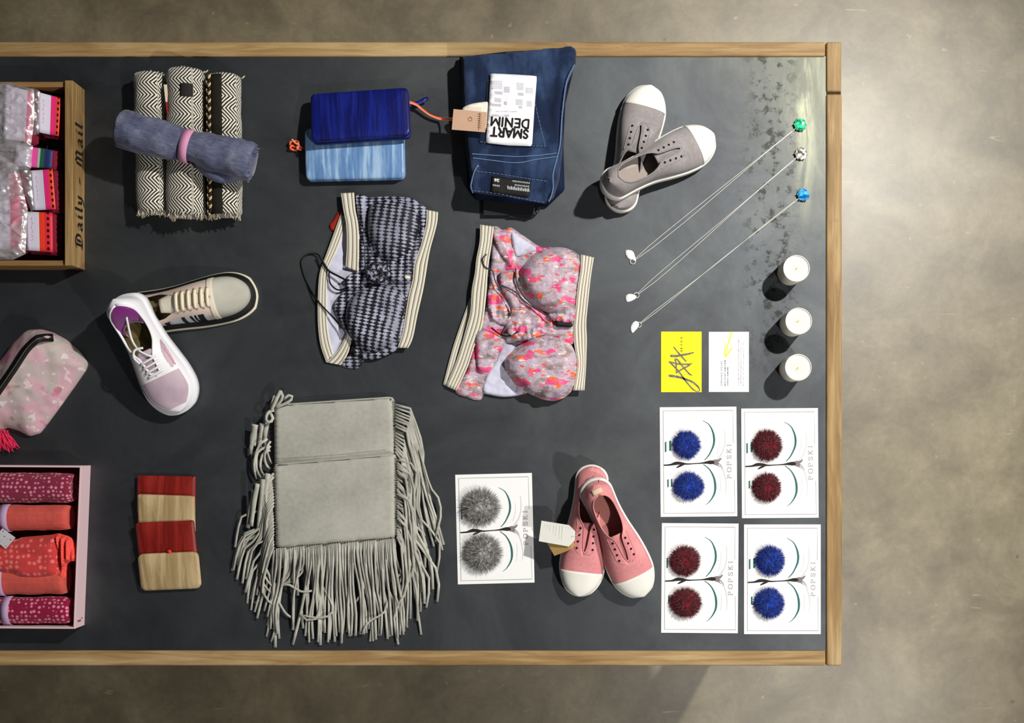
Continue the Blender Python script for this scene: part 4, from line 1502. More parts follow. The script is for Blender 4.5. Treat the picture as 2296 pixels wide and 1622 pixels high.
seam('rivet', [(1071, 374), (1072.5, 375.5)], .0026, mat('rivet_metal', (190, 190, 190), rough=.3, metal=.8), .002)
flat_patch('waist_label', [(1103, 396), (1192, 408), (1187, 445), (1100, 434)], mat('black_label', (26, 25, 26), rough=.7), .0076, r=1.5, thick=.001)
def jmk(dz):
    return lambda x, y: W(x, y, JZ, jz(x, y) + dz)
acc = Acc()
dd = (-math.cos(.13), -math.sin(.13))
mk = jmk(.0081)
lettering(acc, '26', (1120.5, 404.0), dd, 12, 7.5, mk, bold=.05)
def marks(x, y, n, w, h, gap):   # woven words too small to read: short upright strokes
    for i in range(n):
        u = i * (w + gap)
        p = (x + dd[0] * u, y + dd[1] * u)
        k = h * (1, .8, .95, .7)[i % 4]
        pen([[(p[0], p[1], w * .42), (p[0] - dd[1] * 0 + dd[1] * k, p[1] - dd[0] * -k, w * .42)]], mk, acc=acc)
marks(1186, 432, 13, 2.4, 6.5, 1.5)
marks(1186, 422.5, 14, 1.2, 3.2, 1.2)
marks(1187, 414.5, 16, 1.2, 3.2, 1.3)
marks(1120, 421, 7, 1.2, 3.2, 1.1)
up_fix(acc).build('label_lettering', mat('white_thread_print', (206, 212, 208), rough=.8), t, smooth=False)
# round white tag half under the paper tag, white paper tag with print
flat_patch('round_tag', [(1033, 246), (1044, 238), (1064, 232), (1098, 227), (1098, 292), (1060, 290)], mat('cream_tag', (238, 230, 216), rough=.6), .0030, r=10, thick=.0008)
TQ = [(1100, 166), (1204, 173), (1198, 250), (1193, 330), (1140, 328), (1089, 322), (1095, 250)]
flat_patch('paper_tag', TQ, mat('white_tag_paper', (240, 240, 246), rough=.6, bump=(60, .3, .002)), .0060, r=1.2, thick=.0008, cell=8)
acc = Acc()
mk = jmk(.0066)
d_ = (-.9965, -.083)
BLOCK = {'S': (.78, [[(.85, .82), (.65, .97), (.35, .97), (.15, .78), (.3, .57), (.7, .43), (.87, .22), (.65, .03), (.35, .03), (.13, .18)]]),
         'M': (1.08, [[(.05, 0), (.05, 1), (.5, .2), (.95, 1), (.95, 0)]]), 'A': (.98, [[(.03, 0), (.5, 1), (.97, 0)], [(.2, .33), (.8, .33)]]),
         'R': (.84, [[(.1, 0), (.1, 1), (.6, 1), (.85, .76), (.6, .5), (.1, .5)], [(.5, .5), (.92, 0)]]), 'T': (.84, [[(.5, 0), (.5, 1)], [(.02, 1), (.98, 1)]]),
         'D': (.95, [[(.1, 0), (.1, 1), (.5, 1), (.82, .82), (.92, .5), (.82, .18), (.5, 0), (.1, 0)]]), 'E': (.74, [[(.88, 0), (.1, 0), (.1, 1), (.88, 1)], [(.1, .52), (.78, .52)]]),
         'N': (.98, [[(.1, 0), (.1, 1), (.9, 0), (.9, 1)]]), 'I': (.32, [[(.5, 0), (.5, 1)]])}
def block(acc, s, o, d, w, h, mk, r, gap=.16):
    tot = sum(BLOCK[c][0] for c in s) + gap * (len(s) - 1)
    k = w / tot
    up = (d[1], -d[0])
    u = 0.0
    segs = []
    for c in s:
        cwid, st = BLOCK[c]
        for q in st:
            P = [(o[0] + d[0] * (u + p[0] * cwid) * k + up[0] * p[1] * h, o[1] + d[1] * (u + p[0] * cwid) * k + up[1] * p[1] * h) for p in q]
            segs += [[(*a, r), (*b, r)] for a, b in zip(P, P[1:])]
        u += cwid + gap
    pen(segs, mk, acc=acc)
block(acc, 'DENIM', (1187.5, 272.0), d_, 85, 18.5, mk, 2.0)
block(acc, 'SMART', (1186, 294.5), d_, 84, 19, mk, 2.1)
up_fix(acc).build('tag_lettering', INK, t, smooth=False)
acc = Acc()
for x0, y0, x1, y1 in ((1104, 184, 1126, 203), (1110, 207, 1127, 214), (1131, 197, 1143, 211), (1160, 189, 1174, 206), (1162, 211, 1174, 217), (1180, 200, 1195, 213), (1110, 222, 1124, 232), (1104, 235, 1124, 241), (1131, 230, 1137, 238), (1158, 226, 1172, 240), (1164, 241, 1171, 246), (1182, 230, 1193, 243), (1112, 251, 1160, 253), (1104, 259, 1142, 264)):
    n = 5
    for j in range(n):
        ya = y0 + (y1 - y0) * j / n
        pen([[(x0, ya, (y1 - y0) / n * .34), (x1, ya + 1.2, (y1 - y0) / n * .34)]], mk, acc=acc)
up_fix(acc).build('tag_small_print', mat('faint_print', (214, 214, 224), rough=.8), t, smooth=False)
V, F = px_box(1084, 1199, 448, 486, JB + .002, JB + .006)
bevel(flat(mo('inner_waist_label', V, F, mat('black_satin', (30, 30, 34), rough=.6), t, smooth=False, label='black satin waist label')), .001)
tube('hanger_loop', cpath([(1196, 450), (1206, 462), (1208, 474), (1198, 484), (1180, 488), (1140, 486)], .008), .0011, mat('black_loop', (40, 40, 44), rough=.7), t, 6)
# ------------------------------------------------------------------ shoes
def tab(pts):
    C = np.array(catmull(pts, False, 12))
    return lambda s: float(np.interp(s, C[:, 0], C[:, 1]))

class Last:
    def __init__(s, L, wl, wr, h, zb, op, n=2.5, ch=.11, ct=.24, hmin=.0):
        s.L, s.wl, s.wr, s.h, s.zb, s.op, s.n, s.ch, s.ct = L, tab(wl), tab(wr), tab(h), zb, tab(op), n, ch, ct
    def w(s, u, sg):
        e = 1.0
        if u < s.ch:
            e = math.sqrt(max(1 - ((s.ch - u) / s.ch) ** 2, 0))
        if u > 1 - s.ct:
            e = max(1 - ((u - 1 + s.ct) / s.ct) ** 2.5, 0) ** .44
        return (s.wl(u) if sg > 0 else s.wr(u)) * e
    def o(s, u, sg):
        return max(0.0, min(s.op(u), .82 * s.w(u, sg)))
    def at(s, u, a, sg, grow=0.0):
        w = s.w(u, sg) + grow
        ex = 2.0 / s.n
        c, q = max(math.cos(a), 0), max(math.sin(a), 0)
        x = u * s.L
        if grow:
            x += grow * (-(1 - u / .06) if u < .06 else ((u - .88) / .12 if u > .88 else 0))
        return Vector((x, sg * w * c ** ex, s.zb + (s.h(u) + grow) * q ** ex))
    def amax(s, u, sg, grow=0.0):
        w = s.w(u, sg) + grow
        o = s.o(u, sg)
        if o < 1e-5 or w < 1e-5:
            return math.pi / 2
        return math.acos(min(1, (o / w) ** (s.n / 2)))
    def stations(s, N=64, a=0.0, b=1.0):
        q = [a + (b - a) * .5 * (1 - math.cos(math.pi * i / N)) for i in range(N + 1)]
        return q
    def sheet(s, us, M=14, grow=0.0, a0=0.0, fmf=None, amin=None, cap=None):
        V, F, fm = [], [], []
        for sg in (1, -1):
            base = len(V)
            for u in us:
                am = s.amax(u, sg, grow)
                if cap is not None:
                    am = min(am, cap)
                for j in range(M + 1):
                    V.append(s.at(u, a0 + (am - a0) * j / M if am > a0 else am, sg, grow))
            for i in range(len(us) - 1):
                for j in range(M):
                    q = base + i * (M + 1) + j
                    f = (q, q + M + 1, q + M + 2, q + 1)
                    F.append(f if sg > 0 else f[::-1])
                    fm.append(fmf((us[i] + us[i + 1]) / 2, (j + .5) / M, sg) if fmf else 0)
        return V, F, fm

def weld(o, d=.00008):
    bm = bmesh.new(); bm.from_mesh(o.data)
    bmesh.ops.remove_doubles(bm, verts=bm.verts, dist=d)
    bmesh.ops.recalc_face_normals(bm, faces=bm.faces)
    bm.to_mesh(o.data); bm.free()
    return o

def sole_vf(L_, zs, marg=.003, N=56, toe_lift=0.004, z0=0.0):
    """rubber sole: rings per station joined to a closed body"""
    V, F = [], []
    us = L_.stations(N)
    prof = ((.90, 0.0), (1.0, .25), (1.0, .80), (.97, 1.0))
    for u in us:
        row = []
        xx = u * L_.L + (marg * ((u - .5) * 2) ** 3)
        for sg in (1, -1):
            for f, zz in (prof if sg > 0 else prof[::-1]):
                w = (L_.w(u, sg) + marg * min(1, 30 * min(u, 1 - u) + .15)) * f
                row.append((xx, sg * w, z0 + zz * zs + (toe_lift * max(0, (u - .82) / .18) ** 2 * (1 - zz))))
        V += row
    k = 8
    for i in range(len(us) - 1):
        for j in range(k):
            j2 = (j + 1) % k
            F.append((i * k + j, i * k + j2, (i + 1) * k + j2, (i + 1) * k + j))
    F.append(tuple(range(k))[::-1]); F.append(tuple((len(us) - 1) * k + j for j in range(k)))
    return V, F

def opening_edge(L_, u0, u1, grow=0.0, N=44):
    us = [u0 + (u1 - u0) * i / N for i in range(N + 1)]
    P = [L_.at(u, L_.amax(u, 1), 1, grow) for u in us] + [L_.at(u, L_.amax(u, -1), -1, grow) for u in us[::-1]]
    return P

def loc_tube(nm, P, r, m, t, sides=8, **k):
    V, F, uv = tube_vf(P, r, sides)
    return mo(nm, V, F, m, t, local=True, uv=uv, **k)

RUB = mat('white_rubber', (238, 236, 228), rough=.5, spec=.4)
CANV = lambda nm, a, b: mat(nm, rough=.95, spec=.1, sheen=.2, custom=lambda t: t.ramp(t.noise(22, 4) * .6 + t.noise(160, 2) * .4, [(.35, a), (.65, b)]), bump=(500, .4, .0007))
GCAN = CANV('grey_canvas', (136, 130, 130), (160, 154, 154))
PCAN = CANV('pink_canvas', (206, 128, 132), (226, 152, 154))
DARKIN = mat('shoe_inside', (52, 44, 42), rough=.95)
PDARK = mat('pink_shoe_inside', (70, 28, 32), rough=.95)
HOLE = mat('eyelet_hole', (24, 18, 18), rough=.9)
INS_G = mat('pale_insole', (176, 164, 156), rough=.9, var=(60, .08))
INS_P = mat('pink_insole', (192, 124, 118), rough=.9, var=(60, .08))

def canvas_shoe(label, heel, toe, canvas, inside, insole, lift=0.0, roll_=0.0, mirror=1, heel_h=.044, group=None, patch=False):
    h0, h1 = W(heel[0], heel[1], lift + .02, 0), W(toe[0], toe[1], .02, 0)
    dv = h1 - h0
    L = math.sqrt(dv.length ** 2 + lift ** 2)
    yaw = math.atan2(dv.y, dv.x)
    pitch = math.asin(lift / L)
    t = thing('canvas_shoe', label, 'shoe', (h0.x, h0.y, TZ + .0004 + lift), (roll_, pitch, yaw), group)
    A = [(0, .028), (.1, .029), (.25, .0275), (.4, .029), (.55, .036), (.68, .041), (.8, .042), (.9, .040), (1, .036)]
    B = [(0, .028), (.1, .029), (.25, .028), (.4, .031), (.55, .037), (.68, .040), (.8, .040), (.9, .037), (1, .034)]
    if mirror < 0:
        A, B = B, A
    hh = [(0, heel_h), (.08, heel_h + .003), (.2, heel_h + .004), (.32, .043), (.42, .044), (.5, .042), (.62, .036), (.75, .029), (.86, .0225), (.95, .017), (1, .012)]
    op = [(0, 0), (.075, 0), (.10, .011), (.16, .0185), (.26, .0205), (.35, .0195), (.41, .015), (.45, .0085), (.50, .0062), (.60, .0045), (.66, .0015), (.68, 0), (1, 0)]
    zs = .015
    l = Last(L, A, B, hh, zs, op)
    V, F = sole_vf(l, zs + .003)
    weld(mo('sole', V, F, RUB, t, local=True))
    us = l.stations(72)
    V, F, fm = l.sheet(us, 14)
    u_ = solid(weld(mo('upper', V, F, canvas, t, local=True)), .0016, -1)
    # toe cap
    us2 = [.815 + .185 * math.sin(math.pi / 2 * i / 18) for i in range(19)]
    V, F, fm = l.sheet(us2, 14, grow=.0012)
    solid(weld(mo('toe_cap', V, F, RUB, t, local=True, label='white rubber toe cap')), .0012, -1)
    # rubber foxing line, insole, inside lining, tongue
    V, F, uv = [], [], None
    us3 = l.stations(40, .03, .72)
    row = []
    for u in us3:
        for f in (-1, -.5, 0, .5, 1):
            w = l.w(u, 1 if f > 0 else -1) - .003
            row.append((u * l.L, f * w, zs + .0042 + .003 * abs(f) ** 2))
    F = [(i * 5 + j, (i + 1) * 5 + j, (i + 1) * 5 + j + 1, i * 5 + j + 1) for i in range(len(us3) - 1) for j in range(4)]
    mo('insole', [Vector(v) for v in row], [f[::-1] for f in F], insole, t, local=True, label='pale insole')
    V, F, fm = l.sheet(l.stations(40, .03, .70), 8, grow=-.0026, a0=.1)
    weld(mo('lining', V, [f[::-1] for f in F], inside, t, local=True))
    V, F = [], []
    n = 14
    for i in range(n + 1):
        u = .43 + (.68 - .43) * i / n
        zc = l.zb + l.h(u) - .0042 - .002 * (1 - i / n)
        for f in (-1, -.5, 0, .5, 1):
            V.append((u * l.L, f * .0125, zc - .003 * f * f))
    F = [(i * 5 + j, (i + 1) * 5 + j, (i + 1) * 5 + j + 1, i * 5 + j + 1) for i in range(n) for j in range(4)]
    solid(mo('tongue', V, [f[::-1] for f in F], canvas, t, local=True), .0012, 0)
    P = opening_edge(l, .076, .675, .0003)
    loc_tube('collar_binding', P, .0011, canvas, t, 6)
    # eyelets: four each side, dark punched holes in a raised rim
    for sg in (1, -1):
        for k in range(4):
            u = .475 + .052 * k
            y = .0125 + .0008 * k
            w = l.w(u, sg)
            a = math.acos(min(1, (y / w) ** (l.n / 2)))
            p = l.at(u, a, sg, .0004)
            p1 = l.at(u + .01, a, sg, .0004)
            q1 = l.at(u, a + .06, sg, .0004)
            nn = (p1 - p).cross(q1 - p).normalized()
            if nn.z < 0:
                nn = -nn
            V, F, uv = tube_vf([p - nn * .0006, p + nn * .0007], .0021, 10)
            mo('eyelet', V, F, HOLE, t, local=True)
    # stitched eyelet stay outline
    for sg in (1, -1):
        P = []
        for i in range(17):
            u = .43 + .25 * i / 16
            y = .0195 - .013 * max(0, (i - 12) / 4) ** 2
            w = l.w(u, sg)
            a = math.acos(min(1, (y / w) ** (l.n / 2)))
            P.append(l.at(u, a, sg, .0002))
        loc_tube('stay_seam', P, .0006, canvas, t, 5)
    P = [l.at(.012, a, 1, .0004) for a in np.linspace(.05, 1.5, 12)]
    loc_tube('heel_seam', P, .0009, canvas, t, 6)
    if patch:
        V = []
        for i in range(6):
            u = .030 + .050 * i / 5
            for j in range(7):
                y = -.0095 + .019 * j / 6
                sg = 1 if y >= 0 else -1
                w = l.w(u, sg)
                a = math.acos(min(1, (abs(y) / w) ** (l.n / 2))) if u < .076 else l.amax(u, sg)
                V.append(l.at(u, a, sg, .0006))
        F = [(i * 7 + j, (i + 1) * 7 + j, (i + 1) * 7 + j + 1, i * 7 + j + 1) for i in range(4) for j in range(6)]
        solid(mo('heel_patch', V, F, mat('cream_patch', (214, 190, 160), rough=.8), t, local=True, label='small cream heel patch'), .0008, 0)
    return t, l

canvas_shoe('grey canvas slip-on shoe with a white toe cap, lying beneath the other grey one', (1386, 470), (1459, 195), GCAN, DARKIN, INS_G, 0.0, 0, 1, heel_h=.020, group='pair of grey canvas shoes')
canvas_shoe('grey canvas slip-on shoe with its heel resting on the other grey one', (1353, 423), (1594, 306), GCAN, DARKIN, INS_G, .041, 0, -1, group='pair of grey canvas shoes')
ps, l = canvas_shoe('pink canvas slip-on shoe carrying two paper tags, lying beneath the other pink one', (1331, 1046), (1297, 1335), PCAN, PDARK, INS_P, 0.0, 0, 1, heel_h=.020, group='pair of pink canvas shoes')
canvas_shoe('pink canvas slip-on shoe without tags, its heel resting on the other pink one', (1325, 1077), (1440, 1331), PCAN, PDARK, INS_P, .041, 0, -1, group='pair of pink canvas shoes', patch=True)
def tagpoly(nm, quad, zs, m, parent, label):
    n = len(quad)
    V = [W(p[0], p[1], zz, zz) for p, zz in zip(quad, zs)] + [W(p[0], p[1], zz, zz + .0009) for p, zz in zip(quad, zs)]
    F = [tuple(range(n)), tuple(range(n, 2 * n))[::-1]] + [(i, i + n, (i + 1) % n + n, (i + 1) % n) for i in range(n)]
    return flat(mo(nm, V, F, m, parent, smooth=False, label=label))
tagpoly('paper_tag', [(1214, 1168), (1276, 1178), (1290, 1192), (1289, 1212), (1275, 1226), (1208, 1214)], [.044, .056, .058, .058, .056, .044], mat('off_white_tag', (238, 238, 230), rough=.6), ps, 'off-white paper tag')
tagpoly('paper_tag', [(1225, 1215), (1272, 1200), (1290, 1222), (1282, 1232), (1243, 1247)], [.040, .052, .054, .054, .040], mat('kraft_tag', (184, 148, 92), rough=.7), ps, 'brown kraft paper tag')
acc = Acc()
mk = lambda x, y: W(x, y, .045 + (x - 1214) * .0002, .0451 + (x - 1214) * .000195)
for x in (1222, 1228, 1234, 1242, 1248, 1256, 1262):
    pen([[(x, 1174 + (x - 1214) * .16, .7), (x - 4, 1210 + (x - 1214) * .16, .7)]], mk, acc=acc)
up_fix(acc).build('tag_print', mat('pale_print', (222, 222, 214), rough=.8), ps, smooth=False)
cp = [W(q[0], q[1], .057, .0585) for q in catmull([(1282, 1204), (1294, 1200), (1304, 1190)], False, 5)]
tube('tag_string', cp, .0006, CREAM, ps, 5)

# ------------------------------------------------------------------ sneakers
def sneaker(label, heel, toe, lift, roll_, A, B, hh, op, zs, marg, mats, L_add=0, group=None):
    h0, h1 = W(heel[0], heel[1], lift + .03, 0), W(toe[0], toe[1], .015, 0)
    dv = h1 - h0
    L = math.sqrt(dv.length ** 2 + lift ** 2)
    t = thing('sneaker', label, 'shoe', (h0.x, h0.y, TZ + .0004 + lift), (roll_, math.asin(lift / L), math.atan2(dv.y, dv.x)), group)
    l = Last(L, A, B, hh, zs * .72, op, n=2.5)
    return t, l

WLEA = mat('white_leather', (236, 235, 240), rough=.5, spec=.4, bump=(120, .1, .0006))
LILM = mat('lilac_mesh', rough=.9, custom=lambda t: t.ramp(t.noise(14, 3), [(.35, (172, 148, 166)), (.65, (198, 178, 190))]), bump=(600, .4, .0007))
PURP = mat('purple_lining', (116, 8, 112), rough=.6, sheen=.6)
OLIV = mat('olive_insole', rough=.8, custom=lambda t: t.ramp(t.noise(1, 3, vec=t.vec(t.obj()[0] * 14, t.obj()[1] * 70)), [(.3, (66, 54, 28)), (.55, (104, 92, 54)), (.72, (140, 130, 84))]))
LACEW = mat('white_lace', (236, 234, 236), rough=.8)
PINKS = mat('pink_stripe', (240, 150, 170), rough=.6)

hh = [(0, .058), (.06, .064), (.14, .060), (.26, .048), (.36, .044), (.46, .046), (.58, .044), (.70, .036), (.82, .0275), (.93, .020), (1, .014)]
op = [(0, 0), (.05, 0), (.075, .012), (.13, .0235), (.22, .0265), (.32, .0265), (.40, .024), (.46, .0185), (.52, .0125), (.60, .0105), (.655, .0075), (.67, 0), (1, 0)]
A = [(0, .034), (.1, .034), (.25, .033), (.4, .035), (.55, .041), (.68, .046), (.8, .047), (.9, .045), (1, .040)]
B = [(0, .034), (.1, .034), (.25, .032), (.4, .033), (.55, .038), (.68, .043), (.8, .044), (.9, .041), (1, .036)]
# dark sneaker first: it lies beneath
def lace_rows(l, t, us, m, w=.0052, yo=.0155, skew=.012, lift=.0022):
    for i, u in enumerate(us):
        P = []
        for k in range(13):
            f = -1 + 2 * k / 12
            uu = u + skew * f
            y = f * yo
            sg = 1 if y >= 0 else -1
            ww = l.w(uu, sg)
            a = math.acos(min(1, (abs(y) / ww) ** (l.n / 2)))
            p = l.at(uu, a, sg, .0008)
            p.z += lift * (1 - f ** 6) - .0008 * abs(f) ** 8
            P.append(p)
        V, F, uv = ribbon_vf(P, w, .0014)
        mo('lace', V, F, m, t, local=True, uv=uv)
def tongue_s(l, t, u0, u1, m, drop=.003, wd=.017):
    V, F = [], []
    n = 16
    for i in range(n + 1):
        u = u0 + (u1 - u0) * i / n
        zc = l.zb + l.h(u) - drop
        ww = wd * min(1, .72 + i / n * 1.4)
        for f in (-1, -.66, -.33, 0, .33, .66, 1):
            V.append((u * l.L, f * ww, zc - .0035 * f * f + (.004 * (1 - i / 4) if i < 4 else 0)))
    F = [(i * 7 + j, (i + 1) * 7 + j, (i + 1) * 7 + j + 1, i * 7 + j + 1) for i in range(n) for j in range(6)]
    solid(mo('tongue', V, [f[::-1] for f in F], m, t, local=True), .003, 0)
def lining_insole(l, t, mi, ml, fm=None, u1=.66):
    us3 = l.stations(40, .03, .72)
    row = []
    for u in us3:
        for f in (-1, -.5, 0, .5, 1):
            w = l.w(u, 1 if f > 0 else -1) - .005
            row.append((u * l.L, f * w, l.zb + .0062 + .003 * f * f))
    F = [(i * 5 + j, (i + 1) * 5 + j, (i + 1) * 5 + j + 1, i * 5 + j + 1) for i in range(len(us3) - 1) for j in range(4)]
    mo('insole', [Vector(v) for v in row], [f[::-1] for f in F], mi, t, local=True)
    V, F, f2 = l.sheet(l.stations(60, .02, u1), 10, grow=-.0045, a0=.12, fmf=fm)
    weld(mo('lining', V, [f[::-1] for f in F], ml, t, local=True, fm=f2))

BLKR = mat('black_rubber', (20, 20, 22), rough=.55)
GMESH = mat('grey_mesh', rough=.85, custom=lambda t: t.ramp(t.noise(12, 3), [(.3, (158, 156, 146)), (.7, (192, 190, 178))]), bump=(600, .3, .0006))
CRLEA = mat('cream_leather', (214, 206, 188), rough=.55, bump=(100, .15, .0006))
BLUSH = mat('blush_leather', (206, 186, 174), rough=.6, bump=(100, .15, .0006))
CRLACE = mat('cream_lace', (238, 228, 200), rough=.85)
GEDGE = mat('glossy_sole_edge', (214, 208, 188), rough=.35)
ZEB = mat('zebra_print', rough=.6, custom=lambda t: t.mix(t.noise(1.0, 2, vec=t.vec(t.obj()[0] * 70, t.obj()[1] * 16), dist=.9).gt(.5), (30, 32, 40), (196, 196, 196)))
A2 = [(0, .033), (.1, .033), (.25, .031), (.4, .032), (.55, .036), (.68, .039), (.8, .0395), (.9, .038), (1, .034)]
B2 = [(0, .033), (.1, .033), (.25, .032), (.4, .034), (.55, .037), (.68, .038), (.8, .037), (.9, .035), (1, .032)]
hh2 = [(0, .016), (.06, .018), (.14, .022), (.26, .036), (.36, .042), (.46, .047), (.58, .046), (.70, .038), (.82, .029), (.93, .021), (1, .014)]
op2 = [(0, 0), (.035, 0), (.06, .012), (.12, .0235), (.22, .0255), (.30, .025), (.36, .020), (.44, .0135), (.55, .0115), (.655, .009), (.70, .006), (.715, 0), (1, 0)]
t, l = sneaker('grey and cream sneaker with a black sole rim and cream laces, beneath the white one', (288, 706), (563, 657), 0.0, 0.0, A2, B2, hh2, op2, .026, .006, None, group='pair of mixed colour sneakers')
V, F = sole_vf(l, .020, marg=.0075)
weld(mo('midsole', V, F, BLKR, t, local=True, label='black rubber sole'))
V, F = sole_vf(l, .007, marg=.0105, toe_lift=.001)
weld(mo('outsole', V, F, GEDGE, t, local=True, label='pale sole edge'))
def fm2(u, q, sg):
    if u > .705:
        return 1
    if sg < 0 and q < .55 and .28 < u < .66:
        return 3
    if q < .45 and u > .55:
        return 1
    return 2
V, F, fm = l.sheet(l.stations(90), 16, fmf=fm2)
solid(weld(mo('upper', V, F, [CRLEA, GMESH, BLUSH, ZEB], t, local=True, fm=fm)), .0022, -1)
lining_insole(l, t, OLIV, [mat('cream_lining', (204, 198, 184), rough=.9)])
tongue_s(l, t, .30, .72, CRLEA)
lace_rows(l, t, (.445, .495, .545, .595, .645, .69), CRLACE, yo=.0175, w=.0058, skew=.010)
us = [.715 + .05 * i / 4 for i in range(5)]
V, F, fm = l.sheet([.690, .70, .71, .72, .735], 12, grow=.0011)
solid(weld(mo('toe_overlay', V, F, CRLEA, t, local=True, label='cream toe overlay')), .001, -1)
for sg in (1, -1):
    for k, u in enumerate((.445, .495, .545, .595, .645, .69)):
        y = .0185
        a = math.acos(min(1, (y / l.w(u, sg)) ** (l.n / 2)))
        p = l.at(u, a, sg, .0005)
        V, F = lathe_vf([(.0006, .0005), (.0016, .0009), (.0021, .0003), (.0021, -.0006)], 10, p)
        mo('eyelet', V, F, mat('eyelet', (150, 130, 118), rough=.5) if (sg, k) == (1, 0) else bpy.data.materials['eyelet'], t, local=True)

# white sneaker on top
t, l = sneaker('white sneaker with lilac mesh panels and purple heel lining, on the grey one', (268, 664), (408, 917), .040, 0.0, A, B, hh, op, .030, .006, None, group='pair of mixed colour sneakers')
V, F = sole_vf(l, .0255, marg=.0055, toe_lift=.006)
weld(mo('sole', V, F, mat('white_foam', (226, 226, 232), rough=.55), t, local=True))
def fm1(u, q, sg):
    y = q
    if .685 < u < .955 and q > .42 + 2.6 * max(0, u - .85) ** 1.2:
        return 1
    if sg > 0 and .42 < u < .66 and abs(q - (.50 + (u - .54) * .5)) < .17 * math.sqrt(max(0, 1 - ((u - .54) / .12) ** 2)):
        return 1
    return 0
V, F, fm = l.sheet(l.stations(220), 44, fmf=fm1)
solid(weld(mo('upper', V, F, [WLEA, LILM], t, local=True, fm=fm)), .0026, -1)
lining_insole(l, t, OLIV, [OLIV, PURP], fm=lambda u, q, sg: 1 if u < .17 else 0)
V, n = [], 24
for j in range(6):
    f = j / 5
    for i in range(n + 1):
        q = -1 + 2 * i / n
        u = .060 + .135 * abs(q) ** 1.6
        sg = 1 if q >= 0 else -1
        p = l.at(u, l.amax(u, sg), sg)
        y = p.y * (1 if abs(q) > .02 else 0) * (1 - .10 * f)
        V.append((p.x + .001 + .036 * f * (1 - .35 * abs(q)), y * (.98 - .10 * f), p.z + .0008 - .030 * f ** 1.3 + .0018 * math.sin(math.pi * f)))
F = [(j * (n + 1) + i, j * (n + 1) + i + 1, (j + 1) * (n + 1) + i + 1, (j + 1) * (n + 1) + i) for j in range(5) for i in range(n)]
solid(mo('heel_lining', V, F, PURP, t, local=True, label='purple heel lining'), .0015, 0)
tongue_s(l, t, .455, .69, LILM, wd=.019)
P = opening_edge(l, .052, .668, .0003)
loc_tube('collar_binding', P, .0022, WLEA, t, 8)
lace_rows(l, t, (.535, .575, .615, .652), LACEW, yo=.0165, w=.0040, skew=-.006)
P = []
for i in range(14):
    u = .50 + .15 * i / 13
    a = .62 + (u - .54) * .4
    P.append(l.at(u, a, 1, .0006))
loc_tube('side_stripe', P, .0011, PINKS, t, 6, label='pink piping')
# loose lace over the opening and heel tab
zc = l.zb + l.h(.4)
P = [Vector(p) for p in ((l.L * .16, .004, zc + .004), (l.L * .24, -.004, zc - .004), (l.L * .34, -.010, zc - .006), (l.L * .43, -.006, zc + .001), (l.L * .50, .006, zc + .004), (l.L * .53, .016, zc + .001))]
P = [Vector(p) for p in catmull(P, False, 6)]
V, F, uv = ribbon_vf(P, .0042, .0014)
mo('lace', V, F, LACEW, t, local=True, uv=uv)
P = [Vector(p) for p in catmull([(l.L * .53, -.016, zc + .001), (l.L * .47, -.020, zc + .002), (l.L * .42, -.012, zc + .003), (l.L * .43, .004, zc + .003)], False, 6)]
V, F, uv = ribbon_vf(P, .0042, .0014)
mo('lace', V, F, LACEW, t, local=True, uv=uv)
# ------------------------------------------------------------------ fringed suede pouches
SUEDE = mat('grey_suede', rough=.95, spec=.08, sheen=.25, custom=lambda t: t.ramp(t.noise(9, 4, .55) * .7 + t.noise(120, 3) * .3, [(.32, (152, 151, 143)), (.5, (170, 169, 160)), (.68, (184, 183, 174))]), bump=(350, .35, .0006))
SUEDS = mat('suede_strip', rough=.95, spec=.08, sheen=.2, custom=lambda t: t.ramp(t.noise(30, 3), [(.3, (156, 155, 146)), (.7, (196, 195, 184))]), bump=(350, .2, .0005))
STIT = mat('suede_stitch', (122, 120, 108), rough=.9)
frnd = random.Random(21)
def pouch(label, quad, z0, hgt):
    c = np.mean(np.array(quad), 0)
    t = thing('fringed_pouch', label, 'pouch', W(c[0], c[1], z0, z0), group='fringed suede pouches')
    def h(x, y, d):
        e = np.sqrt(np.clip(1 - (1 - np.minimum(d / 9, 1)) ** 2, 0, 1))
        w = np.array([nz(a * .012, b * .012, z0 * 100) for a, b in zip(x, y)])
        return hgt * (.45 + .55 * e) + .0012 * w * e + .0025 * np.minimum(d / 70, 1)
    puff('body', roundpoly(quad, 11, 5), h, SUEDE, t, z0=z0, zr=z0 + hgt * .6, cell=7, smooth_outline=False)
    # whip stitches along the two long sides and the lower edge
    acc = Acc()
    q = [np.array(p, float) for p in quad]
    for a, b in ((q[1], q[2]), (q[3], q[0]), (q[2], q[3])):
        n = int(np.linalg.norm(b - a) / 5.2)
        d = (b - a) / np.linalg.norm(b - a)
        o = np.array((d[1], -d[0]))
        if o @ (a - c) < 0:
            o = -o
        for i in range(2, n - 1):
            p = a + (b - a) * i / n
            V, F, uv = tube_vf([W(*(p - o * 3), z0 + hgt, z0 + hgt * .93), W(*(p + o * .5 + d * 1), z0 + hgt, z0 + hgt * .72), W(*(p + o * 1.8 + d * 1.6), z0 + hgt, z0 + hgt * .42)], .0008, 5)
            acc.add(V, F)
    acc.build('whipstitch', STIT, t, kind='stuff')
    P = [W(*(q[0] + (q[1] - q[0]) * s + np.array((0, 2.5))), z0 + hgt, z0 + hgt * .95) for s in np.linspace(.04, .96, 12)]
    tube('top_piping', P, .0012, SUEDE, t, 6)
    return t
lay = [0]
